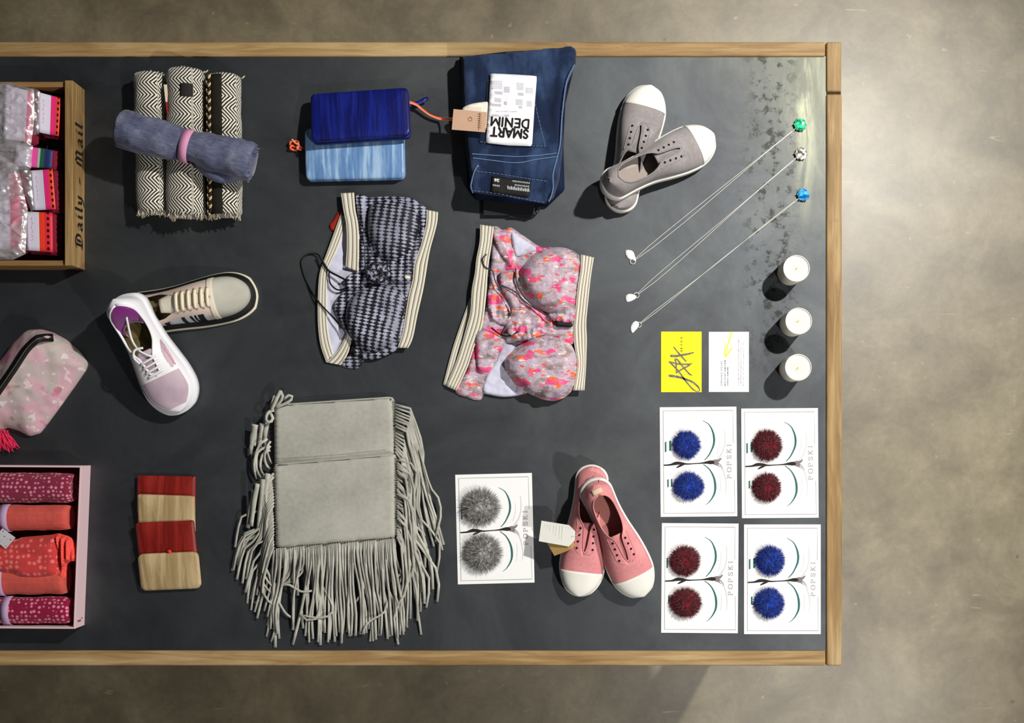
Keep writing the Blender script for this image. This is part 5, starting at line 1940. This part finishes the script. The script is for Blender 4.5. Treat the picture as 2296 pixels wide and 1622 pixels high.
def fstrip(t, P, zs, w=4.6, n=9, wig=2.0, name='fringe_strip', m=None):
    """one suede strip through photo points P, heights zs (m) at its ends; comes to rest on what lies below"""
    lay[0] += 1
    C = np.array(catmull(P, False, 6))
    C = resample(C, max(np.sum(np.linalg.norm(np.diff(C, axis=0), axis=1)) / n, 1))
    k = len(C)
    ph, am = frnd.random() * 6, frnd.uniform(.3, 1) * wig
    pts, tw = [], []
    for i, c in enumerate(C):
        f = i / (k - 1)
        dv = C[min(i + 1, k - 1)] - C[max(i - 1, 0)]
        dv = dv / max(np.linalg.norm(dv), 1e-6)
        off = am * math.sin(ph + f * 5) * math.sin(math.pi * min(f * 1.3, 1))
        z = float(np.interp(f, np.linspace(0, 1, len(zs)), zs)) + .0004 + (lay[0] % 9) * .0009
        pts.append(W(c[0] - dv[1] * off, c[1] + dv[0] * off, z, z))
        tw.append(.35 * math.sin(ph * 2 + f * 4) * math.sin(math.pi * f))
    ribbon(name, pts, w * S * frnd.uniform(.88, 1.15), .0011, m or SUEDS, t, tw=tw)

UQ = [(614, 907), (883, 889), (890, 1090), (616, 1105)]
LQ = [(613, 1041), (888, 1017), (889, 1208), (618, 1232)]
pu = pouch('grey suede fringed pouch lying underneath, its bow knot at the top', UQ, .003, .0145)
pl = pouch('grey suede fringed pouch lying on top of the other one', LQ, .0195, .0145)
R = frnd.uniform
# upper pouch, right side: strips sweep out and down
for i in range(16):
    f = i / 15
    y = 908 + 105 * f
    ox = 44 - 26 * f
    ex, ey = 985 - 100 * f * R(.6, 1) + R(-10, 14), 1235 - 60 * f + R(-50, 10)
    if i < 3:
        ex, ey = 968 + i * 12, 1190 + 22 * i
    P = [(886, y), (886 + ox * .75, y + 8), (886 + ox, y + 38 + 20 * f), (886 + ox + 18, y + 105), (ex - 22, ey - 90), (ex, ey)]
    fstrip(pu, P, [.010, .012, .008, .004, .002, .001], 5.0)
# loose long ones on the right
for P in ([(940, 1010), (965, 1090), (985, 1120), (988, 1160), (976, 1205)], [(925, 950), (950, 1060), (968, 1130), (982, 1175), (995, 1222)],
          [(945, 1075), (958, 1120), (972, 1160), (978, 1215)], [(905, 950), (907, 990), (903, 1035), (905, 1070)], [(912, 955), (925, 1000), (936, 1050), (942, 1080)]):
    fstrip(pu, P, [.009, .010, .006, .003], 5.0)
# lower pouch, right side
for i in range(30):
    f = i / 29
    y = 1032 + 172 * f
    ox = 34 + R(-10, 16) - 16 * f
    ex = 885 + 88 * (1 - f) ** .7 + R(-14, 14)
    ey = 1290 + 120 * f + R(-40, 30) + (40 if R(0, 1) > .7 else 0)
    P = [(890, y), (890 + ox * .7, y + 10), (890 + ox, y + 45), (890 + ox * .9 + 6, (y + ey) / 2), (ex - 2 + R(-8, 8), ey - 70), (ex, ey)]
    fstrip(pl, P, [.026, .029, .020, .010, .004, .001], 5.0)
# lower pouch, left side: strips run down and outwards
for i in range(24):
    f = i / 23
    y = 1062 + 165 * f
    ex = 520 + 92 * f ** 1.2 + R(-8, 10)
    ey = 1250 + 185 * f * R(.8, 1.0) + R(-25, 30)
    P = [(614, y), (604 - 10 * (1 - f), y + 25), (590 + R(-12, 10), (y + ey) / 2), (ex + 16 + R(-6, 6), ey - 70), (ex, min(ey, 1440))]
    fstrip(pl, P, [.024, .020, .010, .003, .001], 4.8)
# lower edge: the long straight fringe
for i in range(60):
    f = i / 59
    x0 = 621 + 265 * f
    y0 = 1230 - 22 * f
    spread = (f - .45) * 44
    long = R(0, 1) > .18
    ey = (1432 + R(-22, 14) - 22 * abs(f - .55)) if long else 1300 + R(0, 70)
    if .10 < f < .28:                                   # a looser stretch, some strips curled short
        if R(0, 1) > .45:
            x1 = x0 + R(-14, -4)
            P = [(x0, y0), (x0 - 2, y0 + 35), (x0 - 6, y0 + 58), (x1 - 14, y0 + 78), (x1 - 34, y0 + 88)]
            fstrip(pl, P, [.026, .022, .012, .006, .003], 4.6)
            continue
    x1 = x0 + spread + R(-9, 9)
    P = [(x0, y0), (x0 + R(-2, 2), y0 + 40), (x0 * .5 + x1 * .5 + R(-5, 5), (y0 + ey) / 2), (x1 + R(-5, 5), ey - 50), (x1, ey)]
    fstrip(pl, P, [.026, .022, .010, .004, .001], 5.2)
for P in ([(616, 1234), (613, 1290), (617, 1360), (617, 1452)], [(694, 1232), (690, 1290), (673, 1380), (656, 1446)], [(720, 1234), (722, 1300), (719, 1380), (718, 1447)]):
    fstrip(pl, P, [.026, .014, .005, .001], 7.0, wig=.8)
# curled loops
for P in ([(672, 1378), (690, 1392), (712, 1384), (718, 1330), (712, 1240)], [(725, 1318), (745, 1356), (742, 1378), (716, 1386), (676, 1380)], [(798, 1275), (812, 1300), (814, 1322), (798, 1350)],
          [(868, 1350), (860, 1375), (826, 1396), (812, 1422)], [(630, 1310), (648, 1312), (660, 1318), (680, 1328), (712, 1322)], [(584, 1240), (600, 1290), (590, 1340), (570, 1352)], [(625, 1350), (640, 1375), (655, 1386)]):
    fstrip(pl, P, [.006, .009, .009, .007, .004], 4.2, wig=0)
# side tassels of broad strips and the knotted tie of each pouch
for x, y, ex, ey, w in ((600, 948, 592, 998, 9), (588, 950, 582, 1004, 9), (572, 952, 567, 1000, 13), (566, 990, 562, 1021, 8)):
    fstrip(pu, [(x, y), ((x + ex) / 2 - 1, (y + ey) / 2), (ex, ey)], [.016, .012, .004], w, wig=.5, name='tassel_strip')
for x, y, ex, ey, w in ((601, 1062, 588, 1190, 12), (590, 1075, 580, 1190, 9), (578, 1085, 563, 1180, 9), (570, 1100, 556, 1184, 8), (596, 1068, 596, 1192, 11)):
    fstrip(pl, [(x, y), ((x + ex) / 2 - 1, (y + ey) / 2), (ex, ey)], [.030, .020, .008], w, wig=.5, name='tassel_strip')
for P in ([(604, 1000), (578, 1015), (575, 1050), (584, 1072)], [(606, 1010), (588, 1020), (584, 1050), (592, 1066)], [(607, 990), (598, 1004), (602, 1022), (608, 1040)], [(606, 1000), (594, 1018), (596, 1040), (604, 1052)], [(600, 985), (580, 1000), (570, 1040), (574, 1075)]):
    fstrip(pu, P, [.014, .018, .014, .006], 5, wig=.5)
for P in ([(614, 920), (602, 925), (596, 940), (604, 948), (612, 938), (604, 925)], [(606, 926), (612, 914), (620, 896), (630, 876)], [(614, 918), (626, 905), (634, 890), (628, 877), (622, 890), (618, 908)], [(616, 916), (634, 908), (650, 900), (656, 890), (646, 887), (636, 898)], [(608, 916), (612, 900), (616, 888)]):
    fstrip(pu, P, [.016, .021, .023, .022, .018, .016], 6.5, wig=.3, name='tie_strip')
# top-right small rivet hole of the upper pouch
V, F = lathe_vf([(.0004, .0008), (.0016, .0012), (.0021, 0)], 10, W(876, 896, .018, .0165))
mo('rivet', V, F, mat('dull_rivet', (120, 116, 104), rough=.5, metal=.5), pu)

# ------------------------------------------------------------------ cosmetic pouch
def floral(t):
    u, v = t.uv()
    n1 = t.noise(26, 3, .5)
    n2 = t.noise(42, 3, .5, vec=t.vec(u + 3.1, v))
    n3 = t.noise(60, 2, .5, vec=t.vec(u, v + 7.7))
    c = t.mix(n1.smooth(.42, .58), (182, 166, 164), (200, 160, 170))
    c = t.mix(n2.smooth(.56, .64) * .8, c, (164, 164, 152))
    c = t.mix(n3.smooth(.58, .66) * .7, c, (226, 208, 210))
    c = t.mix(t.noise(34, 2, .5, vec=t.vec(u + 9, v + 4)).smooth(.64, .70) * .8, c, (206, 116, 156))
    return t.mix(t.noise(30, 2, .5, vec=t.vec(u - 5, v + 4)).smooth(.62, .70) * .6, c, (128, 104, 84))
FLOR = mat('floral_satin', rough=.55, spec=.35, custom=floral, bump=(22, .25, .004))
t = thing('cosmetic_pouch', 'pale pink floral cosmetic pouch with a black zip and a red pink tassel', 'pouch', W(60, 860, .03, 0))
ZL = [np.array(p) for p in ((117, 757), (95, 762), (70, 785), (40, 830), (0, 888), (-40, 945), (-70, 985))]
def zdist(x, y):
    out = np.full(len(x), 1e9); side = np.zeros(len(x)); Q2 = np.stack([x, y], 1)
    for a, b in zip(ZL, ZL[1:]):
        ab = b - a
        tt = np.clip(((Q2 - a) @ ab) / (ab @ ab), 0, 1)
        dd = np.linalg.norm(Q2 - (a + tt[:, None] * ab), axis=1)
        cr = ab[0] * (Q2[:, 1] - a[1]) - ab[1] * (Q2[:, 0] - a[0])
        side = np.where(dd < out, np.sign(cr), side)
        out = np.minimum(out, dd)
    return out, side
PHT = .062
def ph(x, y, d):
    zd, sd = zdist(x, y)
    w = np.array([nz(a * .02, b * .02, 9.0) + .5 * nz(a * .06, b * .05, 2.0) for a, b in zip(x, y)])
    f = d / (d + zd + 1e-6)                 # 0 on the outline, 1 on the zip
    e = np.where(sd < 0, f ** .75, f ** .62)
    return .006 + PHT * .90 * e + .0030 * w * np.sqrt(np.minimum(d / 10, 1))
puff('body', roundpoly([(-70, 880), (18, 764), (47, 737), (78, 735), (104, 742), (134, 758), (165, 785), (184, 812), (180, 827), (153, 866), (115, 919), (92, 950), (75, 972), (52, 979), (28, 966), (0, 958), (-60, 1010), (-105, 985)], 5, 3), ph, FLOR, t, z0=.0004, zr=.034, cell=5, smooth_outline=False)
ZM = [(117, 757), (95, 762), (70, 785), (40, 830), (0, 888), (-40, 945), (-70, 985)]
C = resample(catmull(ZM, False, 8), 6)
OUTL = None
def topz(C):
    # height of the ridge along the zip, low at its ends
    n = len(C)
    return [.006 + PHT * .90 * (1 if 0 else 1) * min(1, .60 + .5 * min(i, n - 1 - i) / 5) + .0018 for i in range(n)]
zz = topz(C)
ribbon('zip_tape', [W(c[0], c[1], .045, z) for c, z in zip(C, zz)], .0150, .0016, mat('black_zip_tape', (14, 13, 14), rough=.6), t)
tube('zip_teeth', [W(c[0], c[1], .045, z + .0022) for c, z in zip(C, zz)], .0012, mat('dark_zip_teeth', (96, 84, 78), rough=.4, metal=.4), t, 6)
SEAMP = mat('pale_seam', (206, 190, 196), rough=.6)
tube('edge_seam', [W(q[0], q[1], .02, .007) for q in catmull([(184, 813), (180, 828), (153, 867), (115, 920), (92, 951), (75, 973)], False, 5)], .0014, SEAMP, t, 6)
acc = Acc()
trn = random.Random(5)
for i in range(150):
    a = trn.uniform(-.9, .75)
    s = W(0 + trn.uniform(-12, 10), 968 + trn.uniform(-4, 4), .02, trn.uniform(.004, .022))
    L = trn.uniform(30, 52)
    e = W(0 + math.sin(a) * L + 8, 968 + math.cos(a) * L * .95, .01, trn.uniform(.001, .012))
    m = s.lerp(e, .5) + Vector((trn.gauss(0, .002), trn.gauss(0, .002), .004))
    V, F, uv = tube_vf([s, m, e], [.0009, .0011, .0006], 5)
    acc.add(V, F)
acc.build('tassel', mat('red_pink_yarn', rough=.8, custom=lambda t: t.mix(t.noise(50, 2), (206, 22, 62), (238, 60, 108))), t, kind='stuff', label='red pink yarn tassel')

# ------------------------------------------------------------------ bikini sets
def elastic(cols, reps):
    """cream elastic with dark woven lines along it"""
    def f(t):
        u, v = t.uv()
        p = (u * reps).frac()
        c = t.mix(p.gt(.34) * p.lt(.52), (236, 231, 216), (50, 48, 44))
        c = t.mix(p.gt(.62) * p.lt(.80), c, (186, 172, 138))
        return t.scale(c, ((v / .0011).frac().ping(.5) * .35 + .84))
    return f
ELA = mat('striped_elastic', rough=.9, spec=.1, custom=elastic(None, 3.0), bump=(300, .3, .0006))
ELB = mat('striped_elastic_wide', rough=.9, spec=.1, custom=elastic(None, 4.0), bump=(300, .3, .0006))
LIN = mat('white_lining', (206, 206, 226), rough=.8, bump=(40, .3, .003))

def ikat(t):
    u, v = t.uv()
    wob = (t.noise(20, 3) - .5) * .009
    x = (u + wob) / .0142
    col = x.frac()
    n = t.noise(1.0, 3, .6, vec=t.vec(u * 90, v * 330))
    zig = ((v / .0066).frac().ping(.5) * 2.0)
    e = (col - .5).abs()                               # 0 mid column, .5 at the line
    big = t.noise(24, 3, .6)
    f = (zig * .42 + n * .9 - e * 1.0 + (big - .5) * .9).smooth(.30, .62)
    c = t.mix(f, (20, 20, 30), (178, 180, 202))
    c = t.mix(e.gt(.44), c, (14, 14, 24))
    fold = t.noise(16, 3).smooth(.35, .62)  # soft fold shading painted into the print colour, scattered by noise
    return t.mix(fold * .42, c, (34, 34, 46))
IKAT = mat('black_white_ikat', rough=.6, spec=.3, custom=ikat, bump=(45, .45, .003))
BLK2 = mat('black_cord', (22, 22, 26), rough=.6)

def splash(t):
    u, v = t.uv()
    w = t.noise(30, 3, .5)
    vx = t.vec(u * 1.0 + (w - .5) * .03, v * 1.9)
    g1 = t.noise(30, 3, .5, vec=vx)
    c = t.ramp(g1, [(.30, (124, 110, 108)), (.42, (164, 146, 152)), (.50, (196, 174, 186)), (.58, (186, 170, 190)), (.70, (150, 140, 136))])
    c = t.mix(t.noise(30, 2, .5, vec=t.vec(u + 5, v * 1.7)).smooth(.56, .62), c, (226, 84, 134))
    c = t.mix(t.noise(34, 2, .5, vec=t.vec(u - 3 , v * 2.2 + 2)).smooth(.60, .64), c, (238, 104, 66))
    c = t.mix(t.noise(58, 2, .5, vec=t.vec(u + 9, v * 2.6 - 4)).smooth(.64, .68), c, (226, 80, 90))
    return t.mix(t.noise(60, 2, .5, vec=t.vec(u + 2, v * 2.6 + 8)).smooth(.64, .68), c, (230, 220, 204))
SPLA = mat('pink_grey_print', rough=.4, spec=.5, custom=splash, bump=(32, .8, .006))
GCORD = mat('grey_cord', (70, 60, 68), rough=.6)

def cv(ox, oy, k):
    return lambda P: [(ox + p[0] / k, oy + p[1] / k) for p in P]
def cup(name, P, H_, m, t, z0=.002, wr=.0022, seed=0, r=34, fx=.07, fy=.02, uvrot=0.0, steep=.9):
    c = np.mean(np.array(P), 0)
    def h(x, y, d):
        e = np.sqrt(np.clip(1 - (1 - np.minimum(d / r, 1)) ** 2, 0, 1))
        w = np.array([nz(a * fx + seed, b * fy, seed) + .6 * nz(a * .03, b * .09 + seed, seed) for a, b in zip(x, y)])
        rim = np.exp(-((d - 8) / 8) ** 2)
        return H_ * e + wr * w * (.35 + .9 * rim) * np.minimum(d / 4, 1)
    return puff(name, P, h, m, t, z0=z0, cell=5, uvrot=uvrot)
def cloth(name, P, m, t, z0, thick=.003, seed=0, amp=.003, cell=6, smooth=True, fx=.03, fy=.05, r=6, uvrot=0.0):
    def h(x, y, d):
        e = np.sqrt(np.clip(1 - (1 - np.minimum(d / r, 1)) ** 2, 0, 1))
        w = np.array([nz(a * fx + seed, b * fy, seed) + .5 * nz(a * fx * 2.7, b * fy * 2.3, seed + 5) for a, b in zip(x, y)])
        return thick * (.35 + .65 * e) + amp * np.maximum(w + .25, -.2) * e
    return puff(name, P, h, m, t, z0=z0, cell=cell, smooth_outline=smooth, uvrot=uvrot)
def cord(name, P, zs, r, m, t):
    C = catmull(P, False, 6)
    z = np.interp(np.linspace(0, 1, len(C)), np.linspace(0, 1, len(zs)), zs)
    return tube(name, [W(q[0], q[1], k_, k_) for q, k_ in zip(C, z)], r, m, t, 7)

# black and white set
f = cv(660, 420, 3.862)
t = thing('swim_briefs', 'black and white bikini bottom with cream striped waist elastic, under the matching top', 'swimwear', W(755, 640))
cloth('lining', f([(425, 240), (560, 330), (640, 620), (600, 760), (470, 830), (460, 1000), (520, 1290), (400, 1440), (305, 1490), (240, 1330), (225, 1000), (225, 800), (290, 640), (350, 420)]), LIN, t, .0006, .004, 1, .003)
cloth('gusset', f([(520, 70), (640, 90), (760, 300), (720, 620), (600, 760), (545, 700), (560, 400), (530, 200)]), IKAT, t, .002, .010, 8, .004)
strip('waist_elastic', f([(405, 215), (340, 400), (275, 580), (220, 740), (203, 950), (203, 1180), (225, 1370), (275, 1515)]), f([(440, 320), (405, 440), (350, 580), (290, 720), (280, 950), (285, 1180), (305, 1330), (335, 1440)]), lambda s: .0085 - .003 * abs(s - .5), ELA, t, zr=.008)
strip('waist_elastic', f([(400, 50), (425, 200), (450, 330), (455, 500), (440, 690)]), f([(515, 45), (530, 200), (555, 330), (562, 520), (555, 735)]), lambda s: .0125 + .006 * math.sin(s * 3.1), ELA, t, zr=.014)
strip('waist_elastic', f([(455, 1270), (400, 1370), (340, 1450), (270, 1515)]), f([(490, 1340), (470, 1420), (430, 1500), (395, 1540)]), lambda s: .012 - .007 * s, ELA, t, zr=.01)
cloth('care_label', f([(330, 285), (395, 190), (410, 240), (345, 380), (300, 340)]), mat('red_label', (150, 34, 28), rough=.7), t, .0006, .003, 3, .001, cell=4)
cloth('hem', f([(400, 1540), (470, 1440), (600, 1470), (560, 1560), (500, 1570)]), IKAT, t, .0008, .005, 4, .003)
t = thing('swim_bandeau', 'black and white ikat bikini top with a cream striped band, between wallets and suede pouches', 'swimwear', W(860, 600))
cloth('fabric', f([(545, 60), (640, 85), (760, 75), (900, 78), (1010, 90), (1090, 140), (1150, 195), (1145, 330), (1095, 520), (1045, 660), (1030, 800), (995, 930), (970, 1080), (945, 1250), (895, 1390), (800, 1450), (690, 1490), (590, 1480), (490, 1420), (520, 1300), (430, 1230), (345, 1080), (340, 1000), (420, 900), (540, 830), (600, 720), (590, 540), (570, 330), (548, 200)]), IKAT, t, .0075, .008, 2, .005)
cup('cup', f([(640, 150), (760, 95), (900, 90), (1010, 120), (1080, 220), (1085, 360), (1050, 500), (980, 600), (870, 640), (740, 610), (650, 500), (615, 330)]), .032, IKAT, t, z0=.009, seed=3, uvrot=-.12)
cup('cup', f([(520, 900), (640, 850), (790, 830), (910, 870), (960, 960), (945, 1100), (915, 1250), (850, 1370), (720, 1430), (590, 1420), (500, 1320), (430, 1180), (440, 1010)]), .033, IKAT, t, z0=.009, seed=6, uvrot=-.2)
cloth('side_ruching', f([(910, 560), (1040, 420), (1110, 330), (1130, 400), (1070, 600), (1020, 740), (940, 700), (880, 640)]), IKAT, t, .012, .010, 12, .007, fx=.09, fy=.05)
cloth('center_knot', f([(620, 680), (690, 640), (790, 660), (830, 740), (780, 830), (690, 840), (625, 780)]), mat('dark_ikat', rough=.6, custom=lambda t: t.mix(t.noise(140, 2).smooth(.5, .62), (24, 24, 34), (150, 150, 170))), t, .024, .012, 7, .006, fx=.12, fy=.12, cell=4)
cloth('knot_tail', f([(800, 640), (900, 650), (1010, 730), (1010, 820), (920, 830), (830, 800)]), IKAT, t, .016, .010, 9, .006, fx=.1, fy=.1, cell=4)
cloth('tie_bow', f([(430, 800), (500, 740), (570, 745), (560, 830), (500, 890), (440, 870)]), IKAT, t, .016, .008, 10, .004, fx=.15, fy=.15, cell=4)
cloth('bow_pin', f([(955, 765), (1000, 770), (1000, 790), (960, 795)]), mat('cream_enamel', (236, 226, 190), rough=.4), t, .026, .004, 10, .0, cell=2)
strip('under_band', f([(1143, 195), (1138, 330), (1090, 520), (1038, 660), (1022, 800), (988, 930), (962, 1080), (936, 1250), (892, 1390)]), f([(1243, 215), (1232, 330), (1172, 560), (1138, 760), (1112, 900), (1065, 1100), (1025, 1300), (985, 1392)]), lambda s: .017 + .003 * math.sin(s * 6), ELA, t, zr=.017)
cord('tie_cord', f([(240, 625), (195, 578), (110, 585), (62, 635), (72, 720), (112, 830), (190, 965), (280, 1070), (380, 1170), (450, 1270)]), [.011, .006, .002, .002, .002, .002, .009, .013, .020, .022], .0014, BLK2, t)
cord('tie_cord', f([(216, 595), (262, 670), (300, 725), (370, 765), (440, 800)]), [.011, .013, .013, .016, .021], .0020, BLK2, t)
cord('tie_cord', f([(100, 800), (140, 900), (200, 985), (300, 1090), (420, 1230)]), [.002, .002, .008, .013, .021], .0012, BLK2, t)
cord('tie_cord', f([(300, 730), (310, 830), (380, 890), (480, 860)]), [.013, .013, .016, .022], .0016, BLK2, t)

# pink and grey set
f = cv(980, 490, 3.862)
t = thing('swim_briefs', 'pink and grey print bikini bottom with cream striped waist elastic, under the matching top', 'swimwear', W(1070, 690))
cloth('fabric', f([(480, 75), (570, 95), (630, 70), (720, 125), (900, 245), (1010, 260), (1080, 500), (1080, 900), (1020, 1250), (800, 1500), (560, 1545), (420, 1510), (370, 1575), (270, 1555), (150, 1490), (260, 1300), (330, 1000), (420, 750), (460, 400)]), SPLA, t, .0006, .006, 15, .005, fx=.035, fy=.03)
cloth('lining', f([(640, 115), (720, 160), (860, 262), (780, 310), (690, 335), (655, 240)]), LIN, t, .006, .005, 3, .003, cell=4)
cloth('lining', f([(560, 1120), (640, 1040), (720, 1040), (640, 1200), (660, 1400), (760, 1500), (620, 1545), (470, 1530), (390, 1490), (440, 1330), (510, 1230)]), LIN, t, .0055, .005, 5, .003, cell=4)
strip('back_elastic', f([(285, 690), (210, 900), (130, 1140), (52, 1440)]), f([(330, 700), (270, 900), (200, 1130), (110, 1460)]), lambda s: .0045, ELA, t, zr=.005)
strip('waist_elastic', f([(372, 52), (368, 200), (340, 350), (328, 470), (300, 620), (288, 800), (250, 950), (205, 1110), (150, 1270), (75, 1450)]), f([(492, 70), (472, 230), (442, 430), (428, 640), (405, 850), (382, 960), (318, 1120), (262, 1290), (165, 1492)]), lambda s: .012 + .004 * math.sin(s * 5), ELB, t, zr=.013)
cloth('fold', f([(480, 110), (560, 150), (650, 330), (640, 420), (560, 330), (500, 220)]), SPLA, t, .006, .008, 22, .004, cell=4)
cloth('side_gather', f([(440, 620), (540, 640), (620, 740), (660, 880), (620, 940), (500, 900), (440, 800)]), SPLA, t, .006, .007, 24, .006, fx=.12, fy=.03, cell=4)
cloth('hip_fold', f([(330, 1080), (340, 990), (420, 960), (560, 1020), (600, 1060), (500, 1180), (420, 1330), (350, 1300)]), SPLA, t, .006, .010, 26, .005, cell=5)
t = thing('swim_bandeau', 'pink, orange and grey print bikini top with a cream striped band, beside the necklaces', 'swimwear', W(1235, 690))
cloth('fabric', f([(540, 470), (640, 450), (720, 480), (760, 650), (900, 780), (1010, 850), (1190, 850), (1190, 1080), (1040, 1040), (900, 1030), (760, 1080), (640, 1080), (560, 1030), (600, 900), (640, 760), (560, 620)]), SPLA, t, .0105, .007, 31, .005, fx=.07, fy=.05)
cup('cup', f([(755, 390), (810, 315), (910, 255), (1050, 232), (1160, 255), (1240, 320), (1240, 460), (1220, 620), (1195, 800), (1110, 850), (1000, 840), (900, 780), (800, 690), (725, 580), (705, 480)]), .035, SPLA, t, z0=.010, seed=13, wr=.0048, fx=.05, fy=.05)
cup('cup', f([(575, 1230), (640, 1150), (750, 1065), (880, 1005), (1010, 1015), (1130, 1050), (1205, 1160), (1215, 1300), (1180, 1470), (1080, 1560), (950, 1572), (800, 1515), (690, 1440), (605, 1340)]), .036, SPLA, t, z0=.010, seed=17, wr=.0048, fx=.05, fy=.05)
cloth('center_knot', f([(600, 960), (680, 900), (790, 950), (880, 930), (960, 980), (860, 1040), (760, 1060), (650, 1040)]), SPLA, t, .018, .012, 33, .008, fx=.14, fy=.1, cell=4)
cloth('gather', f([(960, 830), (1060, 780), (1180, 720), (1200, 840), (1160, 900), (1030, 890)]), SPLA, t, .022, .009, 35, .008, fx=.06, fy=.16, cell=4)
cloth('clasp', f([(1025, 880), (1080, 890), (1165, 905), (1165, 940), (1060, 940), (1025, 930)]), mat('black_clasp', (24, 22, 24), rough=.5), t, .024, .006, 1, .001, cell=3)
strip('under_band', f([(1246, 312), (1240, 450), (1216, 600), (1196, 800), (1180, 950), (1190, 1100), (1215, 1250), (1200, 1380), (1178, 1490)]), f([(1358, 338), (1332, 500), (1310, 700), (1292, 900), (1297, 1050), (1292, 1250), (1285, 1370), (1276, 1490)]), lambda s: .020 + .003 * math.sin(s * 6), ELB, t, zr=.02)
cord('tie_cord', f([(430, 310), (395, 350), (415, 420), (480, 455), (505, 545), (580, 680), (640, 780), (630, 850)]), [.018, .018, .018, .016, .018, .020, .020, .020], .0013, GCORD, t)
cord('tie_cord', f([(680, 430), (690, 560), (740, 660), (850, 770), (990, 870)]), [.022, .024, .026, .028, .030], .0015, GCORD, t)
cord('tie_cord', f([(470, 950), (560, 1010), (640, 1015), (700, 980)]), [.018, .022, .028, .034], .0014, BLK2, t)
cord('tie_cord', f([(560, 580), (680, 640), (760, 720), (880, 800)]), [.020, .023, .026, .028], .0013, GCORD, t)
